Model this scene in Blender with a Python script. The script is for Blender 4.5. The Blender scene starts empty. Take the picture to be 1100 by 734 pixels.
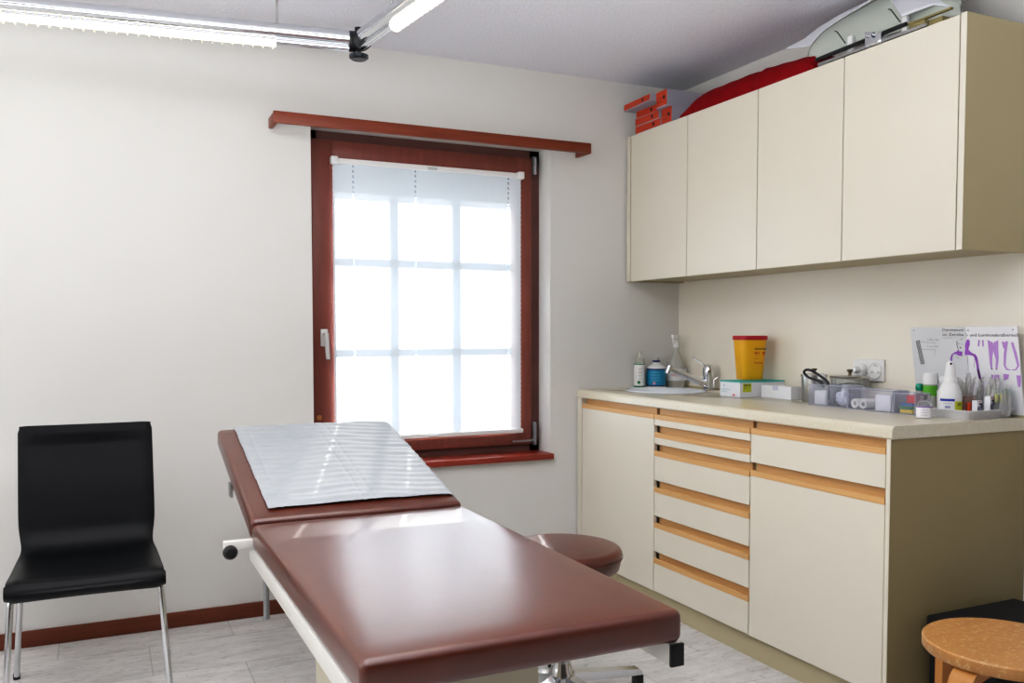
import bpy, bmesh, math, random
from mathutils import Vector, Matrix, Euler
random.seed(7)
PI = math.pi
C = bpy.context.scene.collection
sc = bpy.context.scene

# ------------------------------------------------------------------ colours
def lin(c):
    if isinstance(c, str):
        c = [int(c[i:i + 2], 16) for i in (0, 2, 4)]
    return tuple((v / 255 / 12.92) if v / 255 <= 0.04045 else ((v / 255 + 0.055) / 1.055) ** 2.4 for v in c)

MATS = {}
def mat(name, col, rough=.5, metal=0., noise=None, bump=None, alpha=None, coat=0., spec=.5, emit=None, stretch=(1, 1, 1), sheen=0.):
    """noise=(scale, colour2, contrast)  bump=(scale, strength)"""
    if name in MATS: return MATS[name]
    m = bpy.data.materials.new(name); m.use_nodes = True
    nt = m.node_tree; N = nt.nodes; L = nt.links
    b = N['Principled BSDF']
    b.inputs['Roughness'].default_value = rough; b.inputs['Metallic'].default_value = metal
    b.inputs['Specular IOR Level'].default_value = spec
    b.inputs['Coat Weight'].default_value = coat; b.inputs['Coat Roughness'].default_value = .24
    b.inputs['Sheen Weight'].default_value = sheen
    c = lin(col); b.inputs['Base Color'].default_value = (*c, 1)
    tc = N.new('ShaderNodeTexCoord'); mp = N.new('ShaderNodeMapping')
    mp.inputs['Scale'].default_value = stretch
    L.new(tc.outputs['Object'], mp.inputs['Vector'])
    n = N.new('ShaderNodeTexNoise'); n.inputs['Scale'].default_value = noise[0] if noise else 6
    n.inputs['Detail'].default_value = 6
    L.new(mp.outputs[0], n.inputs['Vector'])
    r = N.new('ShaderNodeValToRGB')
    w = noise[2] if noise else .3
    r.color_ramp.elements[0].position = .5 - w; r.color_ramp.elements[1].position = .5 + w
    c2 = lin(noise[1]) if noise else tuple(v * .96 for v in c)
    r.color_ramp.elements[0].color = (*c, 1); r.color_ramp.elements[1].color = (*c2, 1)
    L.new(n.outputs['Fac'], r.inputs['Fac']); L.new(r.outputs['Color'], b.inputs['Base Color'])
    if bump:
        n2 = N.new('ShaderNodeTexNoise'); n2.inputs['Scale'].default_value = bump[0]; n2.inputs['Detail'].default_value = 4
        L.new(mp.outputs[0], n2.inputs['Vector'])
        bp = N.new('ShaderNodeBump'); bp.inputs['Strength'].default_value = bump[1]; bp.inputs['Distance'].default_value = .01
        L.new(n2.outputs['Fac'], bp.inputs['Height']); L.new(bp.outputs[0], b.inputs['Normal'])
    if emit:
        b.inputs['Emission Color'].default_value = (*lin(emit[0]), 1); b.inputs['Emission Strength'].default_value = emit[1]
    MATS[name] = m
    return m

def clearmat(name, tint, frac, rough=.05, body='FFFFFF'):
    """thin clear plastic / glass: transparent with a little glossy + milky body"""
    if name in MATS: return MATS[name]
    m = bpy.data.materials.new(name); m.use_nodes = True
    nt = m.node_tree; N = nt.nodes; L = nt.links
    b = N['Principled BSDF']; b.inputs['Roughness'].default_value = rough
    b.inputs['Base Color'].default_value = (*lin(body), 1)
    t = N.new('ShaderNodeBsdfTransparent'); t.inputs['Color'].default_value = (*lin(tint), 1)
    mx = N.new('ShaderNodeMixShader'); 
    fr = N.new('ShaderNodeLayerWeight'); fr.inputs['Blend'].default_value = .25
    ma = N.new('ShaderNodeMath'); ma.operation = 'MULTIPLY_ADD'; ma.inputs[1].default_value = .5; ma.inputs[2].default_value = frac
    ma.use_clamp = True
    L.new(fr.outputs['Fresnel'], ma.inputs[0]); L.new(ma.outputs[0], mx.inputs['Fac'])
    L.new(t.outputs[0], mx.inputs[1]); L.new(b.outputs[0], mx.inputs[2])
    L.new(mx.outputs[0], N['Material Output'].inputs['Surface'])
    MATS[name] = m
    return m

# ------------------------------------------------------------------ mesh builder
class MB:
    def __init__(s): s.v = []; s.f = []; s.m = []; s.sm = []
    def add(s, bm, mi=0, smooth=True, M=None):
        if M is not None: bmesh.ops.transform(bm, matrix=M, verts=bm.verts)
        o = len(s.v); bm.verts.ensure_lookup_table(); bm.verts.index_update()
        s.v += [v.co[:] for v in bm.verts]
        for f in bm.faces:
            s.f.append([o + v.index for v in f.verts]); s.m.append(mi); s.sm.append(smooth)
        bm.free(); return s
    def raw(s, vs, fs, mi=0, smooth=True, M=None):
        o = len(s.v)
        s.v += [tuple(M @ Vector(v)) if M is not None else tuple(v) for v in vs]
        for f in fs: s.f.append([o + i for i in f]); s.m.append(mi); s.sm.append(smooth)
        return s
    def box(s, c, d, bev=0., seg=2, mi=0, M=None):
        bm = bmesh.new(); bmesh.ops.create_cube(bm, size=1)
        bmesh.ops.scale(bm, vec=d, verts=bm.verts); bmesh.ops.translate(bm, vec=c, verts=bm.verts)
        if bev > 0:
            bmesh.ops.bevel(bm, geom=list(bm.edges), offset=bev, segments=seg, profile=.5, affect='EDGES')
        return s.add(bm, mi, bev > 0, M)
    def bb(s, x0, x1, y0, y1, z0, z1, bev=0., seg=2, mi=0, M=None):
        return s.box(((x0 + x1) / 2, (y0 + y1) / 2, (z0 + z1) / 2), (abs(x1 - x0), abs(y1 - y0), abs(z1 - z0)), bev, seg, mi, M)
    def lathe(s, prof, seg=32, mi=0, M=None, sx=1, sy=1, cap=True):
        vs = []; fs = []
        for r, z in prof:
            for k in range(seg):
                a = 2 * PI * k / seg; vs.append((r * math.cos(a) * sx, r * math.sin(a) * sy, z))
        for i in range(len(prof) - 1):
            for k in range(seg):
                k2 = (k + 1) % seg
                fs.append([i * seg + k, i * seg + k2, (i + 1) * seg + k2, (i + 1) * seg + k])
        if cap:
            if prof[0][0] > 1e-5: fs.append(list(range(seg))[::-1])
            if prof[-1][0] > 1e-5: fs.append([(len(prof) - 1) * seg + k for k in range(seg)])
        return s.raw(vs, fs, mi, True, M)
    def tube(s, pts, r, seg=12, mi=0, M=None, cap=True):
        pts = [Vector(p) for p in pts]; vs = []; fs = []
        rr = r if isinstance(r, (list, tuple)) else [r] * len(pts)
        t0 = (pts[1] - pts[0]).normalized()
        up = Vector((0, 0, 1)) if abs(t0.z) < .9 else Vector((1, 0, 0))
        n = (up - t0 * up.dot(t0)).normalized()
        for i, p in enumerate(pts):
            a = (pts[i] - pts[i - 1]).normalized() if i else t0
            b = (pts[i + 1] - pts[i]).normalized() if i < len(pts) - 1 else a
            t = (a + b).normalized(); n = (n - t * n.dot(t)).normalized(); w = t.cross(n)
            for k in range(seg):
                an = 2 * PI * k / seg; vs.append(p + (n * math.cos(an) + w * math.sin(an)) * rr[i])
        for i in range(len(pts) - 1):
            for k in range(seg):
                k2 = (k + 1) % seg
                fs.append([i * seg + k, i * seg + k2, (i + 1) * seg + k2, (i + 1) * seg + k])
        if cap:
            fs.append(list(range(seg))[::-1]); fs.append([(len(pts) - 1) * seg + k for k in range(seg)])
        return s.raw(vs, fs, mi, True, M)
    def prism(s, poly, axis, a, b, mi=0, smooth=False, M=None):
        """poly of 2-D points in the two other axes (cyclic order), extruded from a to b along axis"""
        n = len(poly); vs = []
        for t in (a, b):
            for u, v in poly:
                vs.append({'x': (t, u, v), 'y': (u, t, v), 'z': (u, v, t)}[axis])
        fs = [list(range(n))[::-1], list(range(n, 2 * n))]
        for i in range(n):
            j = (i + 1) % n; fs.append([i, j, n + j, n + i])
        return s.raw(vs, fs, mi, smooth, M)
    def grid(s, fn, nu, nv, mi=0, M=None, closed=False):
        vs = [fn(i / nu, j / nv) for i in range(nu + 1) for j in range(nv + 1)]
        fs = [[i * (nv + 1) + j, (i + 1) * (nv + 1) + j, (i + 1) * (nv + 1) + j + 1, i * (nv + 1) + j + 1] for i in range(nu) for j in range(nv)]
        return s.raw(vs, fs, mi, True, M)
    def build(s, name, mats, parent=None, loc=(0, 0, 0), rot=(0, 0, 0), sharp=35, fix=True):
        me = bpy.data.meshes.new(name); me.from_pydata(s.v, [], s.f)
        if not isinstance(mats, (list, tuple)): mats = [mats]
        for m in mats: me.materials.append(m)
        for p, mi, sm in zip(me.polygons, s.m, s.sm): p.material_index = mi; p.use_smooth = sm
        if fix:
            bm = bmesh.new(); bm.from_mesh(me); bmesh.ops.recalc_face_normals(bm, faces=bm.faces); bm.to_mesh(me); bm.free()
        me.set_sharp_from_angle(angle=math.radians(sharp))
        o = bpy.data.objects.new(name, me); C.objects.link(o)
        o.location = loc; o.rotation_euler = rot
        if parent: o.parent = parent
        return o

def tag(o, label, cat, group=None):
    o['label'] = label; o['category'] = cat
    if group: o['group'] = group
    return o
def thing(name, label, cat, loc=(0, 0, 0), rz=0, group=None, rot=None):
    o = bpy.data.objects.new(name, None); C.objects.link(o); o.empty_display_size = .05
    o.location = loc; o.rotation_euler = rot if rot else (0, 0, rz)
    return tag(o, label, cat, group)
def struct(o):
    o['kind'] = 'structure'; return o
def dup(root, loc, rz=None, label=None):
    r = root.copy(); C.objects.link(r); r.location = loc
    if rz is not None: r.rotation_euler = (0, 0, rz)
    if label: r['label'] = label
    for ch in list(root.children):
        c = ch.copy(); C.objects.link(c); c.parent = r
        for g in list(ch.children):
            d = g.copy(); C.objects.link(d); d.parent = c
    return r

def frame(o, xa, ya):
    """matrix whose local x,y axes are xa,ya, origin o"""
    xa = Vector(xa).normalized(); ya = Vector(ya).normalized(); za = xa.cross(ya)
    return Matrix((( xa.x, ya.x, za.x, o[0]), (xa.y, ya.y, za.y, o[1]), (xa.z, ya.z, za.z, o[2]), (0, 0, 0, 1)))
def text_into(mb, s, size, M, mi=0, align='LEFT', sx=1.0, bold=0.0):
    cu = bpy.data.curves.new('t', 'FONT'); cu.body = s; cu.size = size; cu.align_x = align; cu.resolution_u = 2; cu.offset = bold
    ob = bpy.data.objects.new('t', cu); C.objects.link(ob)
    bpy.context.view_layer.update()
    me = bpy.data.meshes.new_from_object(ob.evaluated_get(bpy.context.evaluated_depsgraph_get()))
    vs = [(v.co.x * sx, v.co.y, v.co.z) for v in me.vertices]; fs = [list(p.vertices) for p in me.polygons]
    mb.raw(vs, fs, mi, False, M)
    bpy.data.objects.remove(ob); bpy.data.curves.remove(cu); bpy.data.meshes.remove(me)

def arc(cx, cy, r, a0, a1, n=6):
    return [(cx + r * math.cos(math.radians(a0 + (a1 - a0) * i / n)), cy + r * math.sin(math.radians(a0 + (a1 - a0) * i / n))) for i in range(n + 1)]
def bend(pts, r, n=6):
    """round the inner corners of a polyline"""
    pts = [Vector(p) for p in pts]; out = [pts[0]]
    for i in range(1, len(pts) - 1):
        a, b, c = pts[i - 1], pts[i], pts[i + 1]
        d1 = (a - b).normalized(); d2 = (c - b).normalized()
        k = min(r, (a - b).length * .45, (c - b).length * .45)
        p, q = b + d1 * k, b + d2 * k
        for j in range(n + 1):
            t = j / n; out.append(p * (1 - t) ** 2 + b * 2 * t * (1 - t) + q * t * t)
    out.append(pts[-1]); return out

# ------------------------------------------------------------------ materials
wall_m = mat('wall_paint', 'DFDEDA', .85, noise=(3, 'DBDAD6', .3), bump=(220, .05))
splash_m = mat('splash_panel', 'F0EADD', .5, noise=(2, 'ECE6D8', .3))
ceil_m = mat('ceiling_plaster', 'EAEAF1', .95, noise=(90, 'DFDFE7', .25), bump=(110, .5))
cab_m = mat('cabinet_laminate', 'DFD9CA', .38, noise=(2, 'DBD4C4', .3), bump=(300, .015))
cabtop_m = mat('worktop_laminate', 'DAD3C0', .22, noise=(140, 'D2C9B2', .2))
panel_m = mat('end_panel_laminate', 'B9AE90', .45, noise=(3, 'B5AA8B', .3))
end_m = mat('end_panel_shaded', 'A1926C', .5, noise=(3, '9C8C64', .3))  # shade of the side turned from the light, put into the colour
endu_m = mat('end_panel_upper_shaded', 'BDB08E', .5, noise=(3, 'B8AA86', .3))  # lighter copy for the upper panel, its weaker shade painted in
gap_m = mat('shadow_gap', '4A3C28', .8)
beech_m = mat('beech_wood', 'D8AC78', .45, noise=(8, 'CA9A62', .25), stretch=(3, .5, 30))
frame_m = mat('window_wood', '87493C', .42, noise=(9, '783E32', .3), stretch=(6, 6, .8))
darkframe_m = mat('window_wood_dark', '6B443D', .5, noise=(9, '5C3832', .3))
sill_m = mat('sill_wood', '9A3A26', .35, noise=(8, '8A3020', .3), stretch=(1, 6, 6))
rail_m = mat('curtain_board_wood', '8A3F20', .4, noise=(7, '733117', .3), stretch=(.7, 8, 12))
base_m = mat('baseboard_wood', '7A3B1E', .5, noise=(9, '5F2A14', .3), stretch=(.8, 8, 14))
leather_m = mat('brown_leather', '60260E', .40, noise=(14, '501D09', .3), bump=(160, .05), spec=.25, coat=.9)
leather_m.node_tree.nodes['Principled BSDF'].inputs['Coat IOR'].default_value = 1.75; leather_m.node_tree.nodes['Principled BSDF'].inputs['Coat Roughness'].default_value = .3
leather_m.node_tree.nodes['Principled BSDF'].inputs['Coat Tint'].default_value = (1, 1, 1, 1)
leatherdk_m = mat('brown_leather_stool', '612816', .36, noise=(14, '4A1D10', .3), bump=(160, .06), coat=.4)
black_l = mat('black_leather', '07090D', .42, noise=(30, '05070A', .3), bump=(350, .12), spec=.22)
chrome_m = mat('chrome', 'D8DADD', .12, 1.)
steel_m = mat('brushed_steel', 'B9B9B8', .28, 1.)
grey_metal = mat('grey_metal', '9B9DA0', .4, .7)
white_metal = mat('white_enamel', 'E2E0D9', .35)
base_enamel = mat('cream_enamel', 'CFC8B2', .45)
black_m = mat('black_plastic', '0E0E10', .45)
white_p = mat('white_plastic', 'E9E9E8', .35)
white_card = mat('white_card', 'E6E7EB', .6)
cloth_m = mat('white_cloth', 'B2B6B9', .6, noise=(20, 'A8ADB2', .3), bump=(500, .1))
orange_m = mat('orange_print', 'C9431C', .5, noise=(30, 'B43814', .3))
red_m = mat('red_fabric', '8E0511', .8, noise=(20, '7A030C', .3), bump=(300, .2), spec=.15)
teal_m = mat('teal_print', '3FB5B0', .5)
yellow_m = mat('yellow_plastic', 'EBAE12', .38)
redlid_m = mat('red_plastic', 'B5182A', .4)
blue_m = mat('blue_label', '1C8FB8', .5, noise=(60, '1A83AB', .3))
navy_m = mat('navy_print', '1C2464', .5)
green_m = mat('green_print', '1E7A4A', .5)
lgreen_m = mat('bright_green_label', '62B32E', .5)
tealcap_m = mat('teal_cap', '118C74', .4)
purple_m = mat('purple_print', '9C5CC0', .6)
lilac_m = mat('lilac_print', 'BE93D6', .6)
dpurple_m = mat('dark_purple_print', '55206E', .6)
ink_m = mat('dark_ink', '26262E', .6)
grey_ink = mat('grey_ink', '8A8C96', .6)
orangeink = mat('orange_ink', 'C8461E', .6)
yellabel_m = mat('yellow_green_label', 'C6CB2A', .5)
paper_m = mat('poster_card', 'DCDDDF', .35, noise=(5, 'D7D8DB', .3))
paper2_m = mat('poster_card_lit', 'F0F0F3', .3, noise=(5, 'EBEBEF', .3))  # same card in a lit tone, brighter side of the fold painted in
amber_m = mat('amber_fluid', 'D8AE4A', .3)
translucent_w = clearmat('milky_plastic', 'F2F2EE', .45, .3, 'E8E8E2')
acryl_m = clearmat('clear_acrylic', 'FBFBFD', .07, .05, 'E8EAF6')
clear_m = clearmat('clear_glass', 'F2F5F5', .12, .05)
wrap_m = clearmat('crinkled_wrap', 'F0F0F0', .4, .25, 'E6E4E4')
birch_m = mat('birch_wood', 'C58A48', .42, noise=(6, 'B57A38', .25), stretch=(1, 8, 1))

# worn birch seat with pale scuffs
def birch_top():
    m = mat('worn_birch', 'C08C54', .4, noise=(5, 'AE7A44', .3), stretch=(1.2, 7, 1))
    nt = m.node_tree; N = nt.nodes; L = nt.links; b = N['Principled BSDF']
    prev = b.inputs['Base Color'].links[0].from_socket
    tc = N.new('ShaderNodeTexCoord'); n = N.new('ShaderNodeTexNoise'); n.inputs['Scale'].default_value = 70; n.inputs['Detail'].default_value = 12; n.inputs['Roughness'].default_value = .75
    L.new(tc.outputs['Object'], n.inputs['Vector'])
    r = N.new('ShaderNodeValToRGB'); r.color_ramp.elements[0].position = .54; r.color_ramp.elements[1].position = .62
    L.new(n.outputs['Fac'], r.inputs['Fac'])
    mx = N.new('ShaderNodeMixRGB'); mx.inputs['Color2'].default_value = (*lin('DCC496'), 1)
    mu = N.new('ShaderNodeMath'); mu.operation = 'MULTIPLY'; mu.inputs[1].default_value = .6
    L.new(r.outputs['Color'], mu.inputs[0]); L.new(mu.outputs[0], mx.inputs['Fac'])
    L.new(prev, mx.inputs['Color1']); L.new(mx.outputs[0], b.inputs['Base Color'])
    return m
birchtop_m = birch_top()

def floor_mat():
    m = bpy.data.materials.new('floor_planks'); m.use_nodes = True
    nt = m.node_tree; N = nt.nodes; L = nt.links; b = N['Principled BSDF']; b.inputs['Roughness'].default_value = .42
    tc = N.new('ShaderNodeTexCoord'); mp = N.new('ShaderNodeMapping'); mp.inputs['Location'].default_value = (.1, .2, 0)
    L.new(tc.outputs['Object'], mp.inputs['Vector'])
    br = N.new('ShaderNodeTexBrick'); br.inputs['Scale'].default_value = 1; br.inputs['Brick Width'].default_value = .61
    br.inputs['Row Height'].default_value = .303; br.inputs['Mortar Size'].default_value = .0018; br.inputs['Mortar Smooth'].default_value = .3
    br.inputs['Color1'].default_value = (*lin('E2E0DD'), 1); br.inputs['Color2'].default_value = (*lin('D9D7D5'), 1)
    br.inputs['Mortar'].default_value = (*lin('B4B1AE'), 1)
    L.new(mp.outputs[0], br.inputs['Vector'])
    mp2 = N.new('ShaderNodeMapping'); mp2.inputs['Scale'].default_value = (1.2, 4, 1); L.new(tc.outputs['Object'], mp2.inputs['Vector'])
    n = N.new('ShaderNodeTexNoise'); n.inputs['Scale'].default_value = 4.5; n.inputs['Detail'].default_value = 10; n.inputs['Roughness'].default_value = .7
    L.new(mp2.outputs[0], n.inputs['Vector'])
    r = N.new('ShaderNodeValToRGB'); e = r.color_ramp.elements
    e[0].position = .33; e[0].color = (*lin('B9B6B2'), 1); e[1].position = .58; e[1].color = (1, 1, 1, 1)
    L.new(n.outputs['Fac'], r.inputs['Fac'])
    mx = N.new('ShaderNodeMixRGB'); mx.blend_type = 'MULTIPLY'; mx.inputs['Fac'].default_value = .5
    L.new(br.outputs['Color'], mx.inputs['Color1']); L.new(r.outputs['Color'], mx.inputs['Color2'])
    n3 = N.new('ShaderNodeTexNoise'); n3.inputs['Scale'].default_value = 22; n3.inputs['Detail'].default_value = 8; L.new(mp2.outputs[0], n3.inputs['Vector'])
    r3 = N.new('ShaderNodeValToRGB'); r3.color_ramp.elements[0].position = .28; r3.color_ramp.elements[1].position = .42
    r3.color_ramp.elements[0].color = (*lin('A8A4A0'), 1)
    L.new(n3.outputs['Fac'], r3.inputs['Fac'])
    mx2 = N.new('ShaderNodeMixRGB'); mx2.blend_type = 'MULTIPLY'; mx2.inputs['Fac'].default_value = .7
    L.new(mx.outputs[0], mx2.inputs['Color1']); L.new(r3.outputs['Color'], mx2.inputs['Color2'])
    L.new(mx2.outputs[0], b.inputs['Base Color'])
    bp = N.new('ShaderNodeBump'); bp.inputs['Strength'].default_value = .15; bp.inputs['Distance'].default_value = .01
    L.new(n3.outputs['Fac'], bp.inputs['Height']); L.new(bp.outputs[0], b.inputs['Normal'])
    return m
floor_m = floor_mat()

def blind_mat(name, T=.11, trans=.04):
    m = bpy.data.materials.new(name); m.use_nodes = True
    nt = m.node_tree; N = nt.nodes; L = nt.links
    out = N['Material Output']; N.remove(N['Principled BSDF'])
    d = N.new('ShaderNodeBsdfDiffuse'); d.inputs['Color'].default_value = (*lin('DDE6EC'), 1)
    t = N.new('ShaderNodeBsdfTranslucent'); t.inputs['Color'].default_value = (*lin('E8F2FA'), 1)
    tr = N.new('ShaderNodeBsdfTransparent'); tr.inputs['Color'].default_value = (1, 1, 1, 1)
    # fine horizontal weave
    tc = N.new('ShaderNodeTexCoord'); w = N.new('ShaderNodeTexNoise'); mp = N.new('ShaderNodeMapping'); mp.inputs['Scale'].default_value = (90, 1, 12)
    L.new(tc.outputs['Object'], mp.inputs['Vector']); L.new(mp.outputs[0], w.inputs['Vector']); w.inputs['Scale'].default_value = 1; w.inputs['Detail'].default_value = 3
    mr = N.new('ShaderNodeMapRange'); mr.inputs['To Min'].default_value = T * .8; mr.inputs['To Max'].default_value = T * 1.2
    L.new(w.outputs['Fac'], mr.inputs['Value'])
    m1 = N.new('ShaderNodeMixShader'); m1.inputs['Fac'].default_value = trans
    L.new(d.outputs[0], m1.inputs[1]); L.new(t.outputs[0], m1.inputs[2])
    m2 = N.new('ShaderNodeMixShader'); L.new(mr.outputs[0], m2.inputs['Fac'])
    L.new(m1.outputs[0], m2.inputs[1]); L.new(tr.outputs[0], m2.inputs[2])
    L.new(m2.outputs[0], out.inputs['Surface'])
    MATS[name] = m
    return m
blind_m = blind_mat('pleated_blind')

def pane_mat():
    m = bpy.data.materials.new('window_glass'); m.use_nodes = True
    nt = m.node_tree; N = nt.nodes; L = nt.links
    N.remove(N['Principled BSDF'])
    t = N.new('ShaderNodeBsdfTransparent'); g = N.new('ShaderNodeBsdfGlossy'); g.inputs['Roughness'].default_value = .02
    f = N.new('ShaderNodeLayerWeight'); f.inputs['Blend'].default_value = .15
    tc = N.new('ShaderNodeTexCoord'); n = N.new('ShaderNodeTexNoise'); n.inputs['Scale'].default_value = 1.5; L.new(tc.outputs['Object'], n.inputs['Vector'])
    r = N.new('ShaderNodeMapRange'); r.inputs['To Min'].default_value = .93; r.inputs['To Max'].default_value = .98; L.new(n.outputs['Fac'], r.inputs['Value'])
    L.new(r.outputs[0], t.inputs['Color'])
    mx = N.new('ShaderNodeMixShader'); L.new(f.outputs['Fresnel'], mx.inputs['Fac']); L.new(t.outputs[0], mx.inputs[1]); L.new(g.outputs[0], mx.inputs[2])
    L.new(mx.outputs[0], N['Material Output'].inputs['Surface'])
    return m
pane_m = pane_mat()

# ================================================================== ROOM
H = 2.389; XL = -4.6; YF = -5.4
WX0, WX1, WZ0, WZ1 = -1.871, -.7458, .585, 2.045      # window opening in the back wall
struct(MB().bb(XL, .1, YF, .3, -.1, 0).build('floor', floor_m))
struct(MB().bb(XL, .1, YF, .3, H, H + .1).build('ceiling', ceil_m))
mb = MB()
mb.bb(XL - .1, WX0, 0, .3, 0, H); mb.bb(WX1, .1, 0, .3, 0, H)
mb.bb(WX0, WX1, 0, .3, 0, WZ0); mb.bb(WX0, WX1, 0, .3, WZ1, H)
struct(mb.build('wall_back', wall_m))
struct(MB().bb(.006, .1, YF, 0, 0, H).build('wall_right', wall_m))
struct(MB().bb(XL - .1, XL, YF, 0, 0, H).build('wall_left', wall_m))
struct(MB().bb(XL - .1, .1, YF - .1, YF, 0, H).build('wall_front', mat('low_bounce_wall', '3E382F', .8)))  # unseen wall, toned dark to cut light bounced onto camera-facing sides
struct(MB().bb(-.006, .006, -1.86, 0, .9, 1.43).build('trim_1', splash_m))
struct(MB().bb(XL, -.60, -.014, 0, 0, .061, .003).build('baseboard_back', base_m))
struct(MB().bb(XL, XL + .014, YF, -.014, 0, .061, .003).build('baseboard_left', base_m))

# ---- window: outer frame, sash, panes, glazing bars, hinges, handle
wroot = bpy.data.objects.new('window_1', None); C.objects.link(wroot); struct(wroot)
FY = .12
mb = MB()   # outer frame (dark rebate)
mb.bb(WX0, WX0 + .05, FY, .19, WZ0, WZ1); mb.bb(WX1 - .05, WX1, FY, .19, WZ0, WZ1)
mb.bb(WX0, WX1, FY, .19, WZ1 - .06, WZ1); mb.bb(WX0, WX1, FY, .19, WZ0, WZ0 + .06)
mb.build('outer_frame', darkframe_m, wroot)
SX0, SX1, SZ0, SZ1 = -1.848, -.795, .635, 2.005
IX0, IX1, IZ0, IZ1 = -1.775, -.85, .69, 1.925
SY = .098
mb = MB()
mb.bb(SX0, IX0 + .02, SY, .17, SZ0, SZ1, .004); mb.bb(IX1 - .02, SX1, SY, .17, SZ0, SZ1, .004)
mb.bb(IX0 + .0, IX1, SY + .001, .17, IZ1 + .004, SZ1, .004); mb.bb(IX0, IX1, SY + .001, .17, SZ0, IZ0 - .004, .004)
mb.build('sash', frame_m, wroot)
mb = MB()   # glazing bead
mb.bb(IX0 + .018, IX0 + .03, SY + .006, .16, IZ0, IZ1, .003); mb.bb(IX1 - .03, IX1 - .018, SY + .006, .16, IZ0, IZ1, .003)
mb.bb(IX0 + .018, IX1 - .018, SY + .006, .16, IZ1 - .008, IZ1 + .006, .003); mb.bb(IX0 + .018, IX1 - .018, SY + .006, .16, IZ0 - .006, IZ0 + .006, .003)
mb.build('glazing_bead', frame_m, wroot)
mb = MB()
for x in (-1.462, -1.158): mb.bb(x - .017, x + .017, .150, .178, IZ0 - .01, IZ1 + .01)
for z in (1.487, 1.082): mb.bb(IX0, IX1, .150, .178, z - .017, z + .017)
mb.build('glazing_bars', mat('blue_grey_bars', '8C98A8', .5), wroot)
MB().bb(IX0, IX1, .162, .166, IZ0 - .01, IZ1 + .01).build('pane', pane_m, wroot)
# handle
mb = MB()
mb.bb(-1.818, -1.786, SY - .011, SY, 1.115, 1.19, .004)
mb.tube([(-1.802, SY - .01, 1.168), (-1.802, SY - .05, 1.168)], .009, 12)
mb.tube(bend([(-1.802, SY - .048, 1.172), (-1.802, SY - .05, 1.15), (-1.797, SY - .05, 1.06)], .01), [.010] * 8 + [.0085], 12)
mb.build('handle', mat('satin_white_metal', 'D2D2CE', .3, .3), wroot)
mb = MB()
mb.box((SX0 + .022, SY - .002, .805), (.02, .006, .02), .002)
mb.build('keyhole_plate', mat('brass_wood', 'B4773C', .4), wroot)
for z0, z1 in ((1.93, 2.015), (.63, .74)):
    mb = MB()
    mb.bb(-.79, -.773, SY - .008, SY + .02, z0, z1, .003); mb.tube([(-.781, SY - .012, z0), (-.781, SY - .012, z1 - .01)], .006, 10)
    if z0 < 1: mb.bb(-.90, -.775, SY - .008, SY - .003, .648, .656)
    mb.build('hinge', grey_metal, wroot)
# sill
struct(MB().bb(WX0 - .02, WX1 + .006, -.032, .14, .573, .600, .004).build('trim_2', sill_m))
# white plaster reveal strip is the wall itself; exterior lintel box seen through the blind
struct(MB().bb(-2.1, -.5, .30, .50, 1.815, 2.35).build('trim_3', mat('exterior_shutter_box', '98A2AC', .7)))

# ---- pleated blind
bl = thing('pleated_blind', 'white pleated blind covering the panes of the red-brown window', 'blind', (-1.31, .085, .70))
def zig(z0, z1, x0, x1, mb):
    n = int((z1 - z0) / .0115); vs = []; fs = []
    for i in range(n + 1):
        z = z0 + (z1 - z0) * i / n; y = .0016 if i % 2 else -.0016
        vs += [(x0, y, z), (x1, y, z)]
    for i in range(n): fs.append([2 * i, 2 * i + 1, 2 * i + 3, 2 * i + 2])
    mb.raw(vs, fs, 0, False)
BX0, BX1 = -.450, .450
cords = [-.36, -.075, .385]
mb = MB(); xs = [BX0]
hw = .004
for c in cords: xs += [c - hw, c + hw]
xs.append(BX1)
for i in range(0, len(xs), 2): zig(.012, 1.205, xs[i], xs[i + 1], mb)
for c in cords:      # cord slots between the pleats
    n = 52
    for i in range(n):
        z = .012 + (1.193) * i / n
        mb.raw([(c - hw, 0, z), (c + hw, 0, z), (c + hw, 0, z + .010), (c - hw, 0, z + .010)], [[0, 1, 2, 3]], 0, False)
mb.build('fabric', blind_m, bl, fix=False)
MB().box((0, -.002, 1.215), (.915, .024, .022), .003).build('top_rail', white_p, bl)
MB().box((0, -.002, .004), (.915, .024, .02), .003).build('bottom_rail', white_p, bl)
for x in (-.445, .445):
    MB().box((x, -.006, 1.215), (.03, .036, .034), .004).build('rail_bracket', white_p, bl)
for z in (.004, 1.212):
    MB().tube([(-.02, -.02, z), (.02, -.02, z)], .006, 10).build('pull_tab', clear_m if z > 1 else white_p, bl)

# ---- curtain board
cr = thing('curtain_board', 'long red-brown wooden curtain board on the wall above the window', 'curtain rail', (-1.318, 0, 2.006))
MB().bb(-.724, .724, -.12, -.104, 0, .047, .002).build('front_board', rail_m, cr)
for x in (-.715, .715): MB().bb(x - .009, x + .009, -.104, 0, -.0, .042, .002).build('end_return', rail_m, cr)

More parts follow.
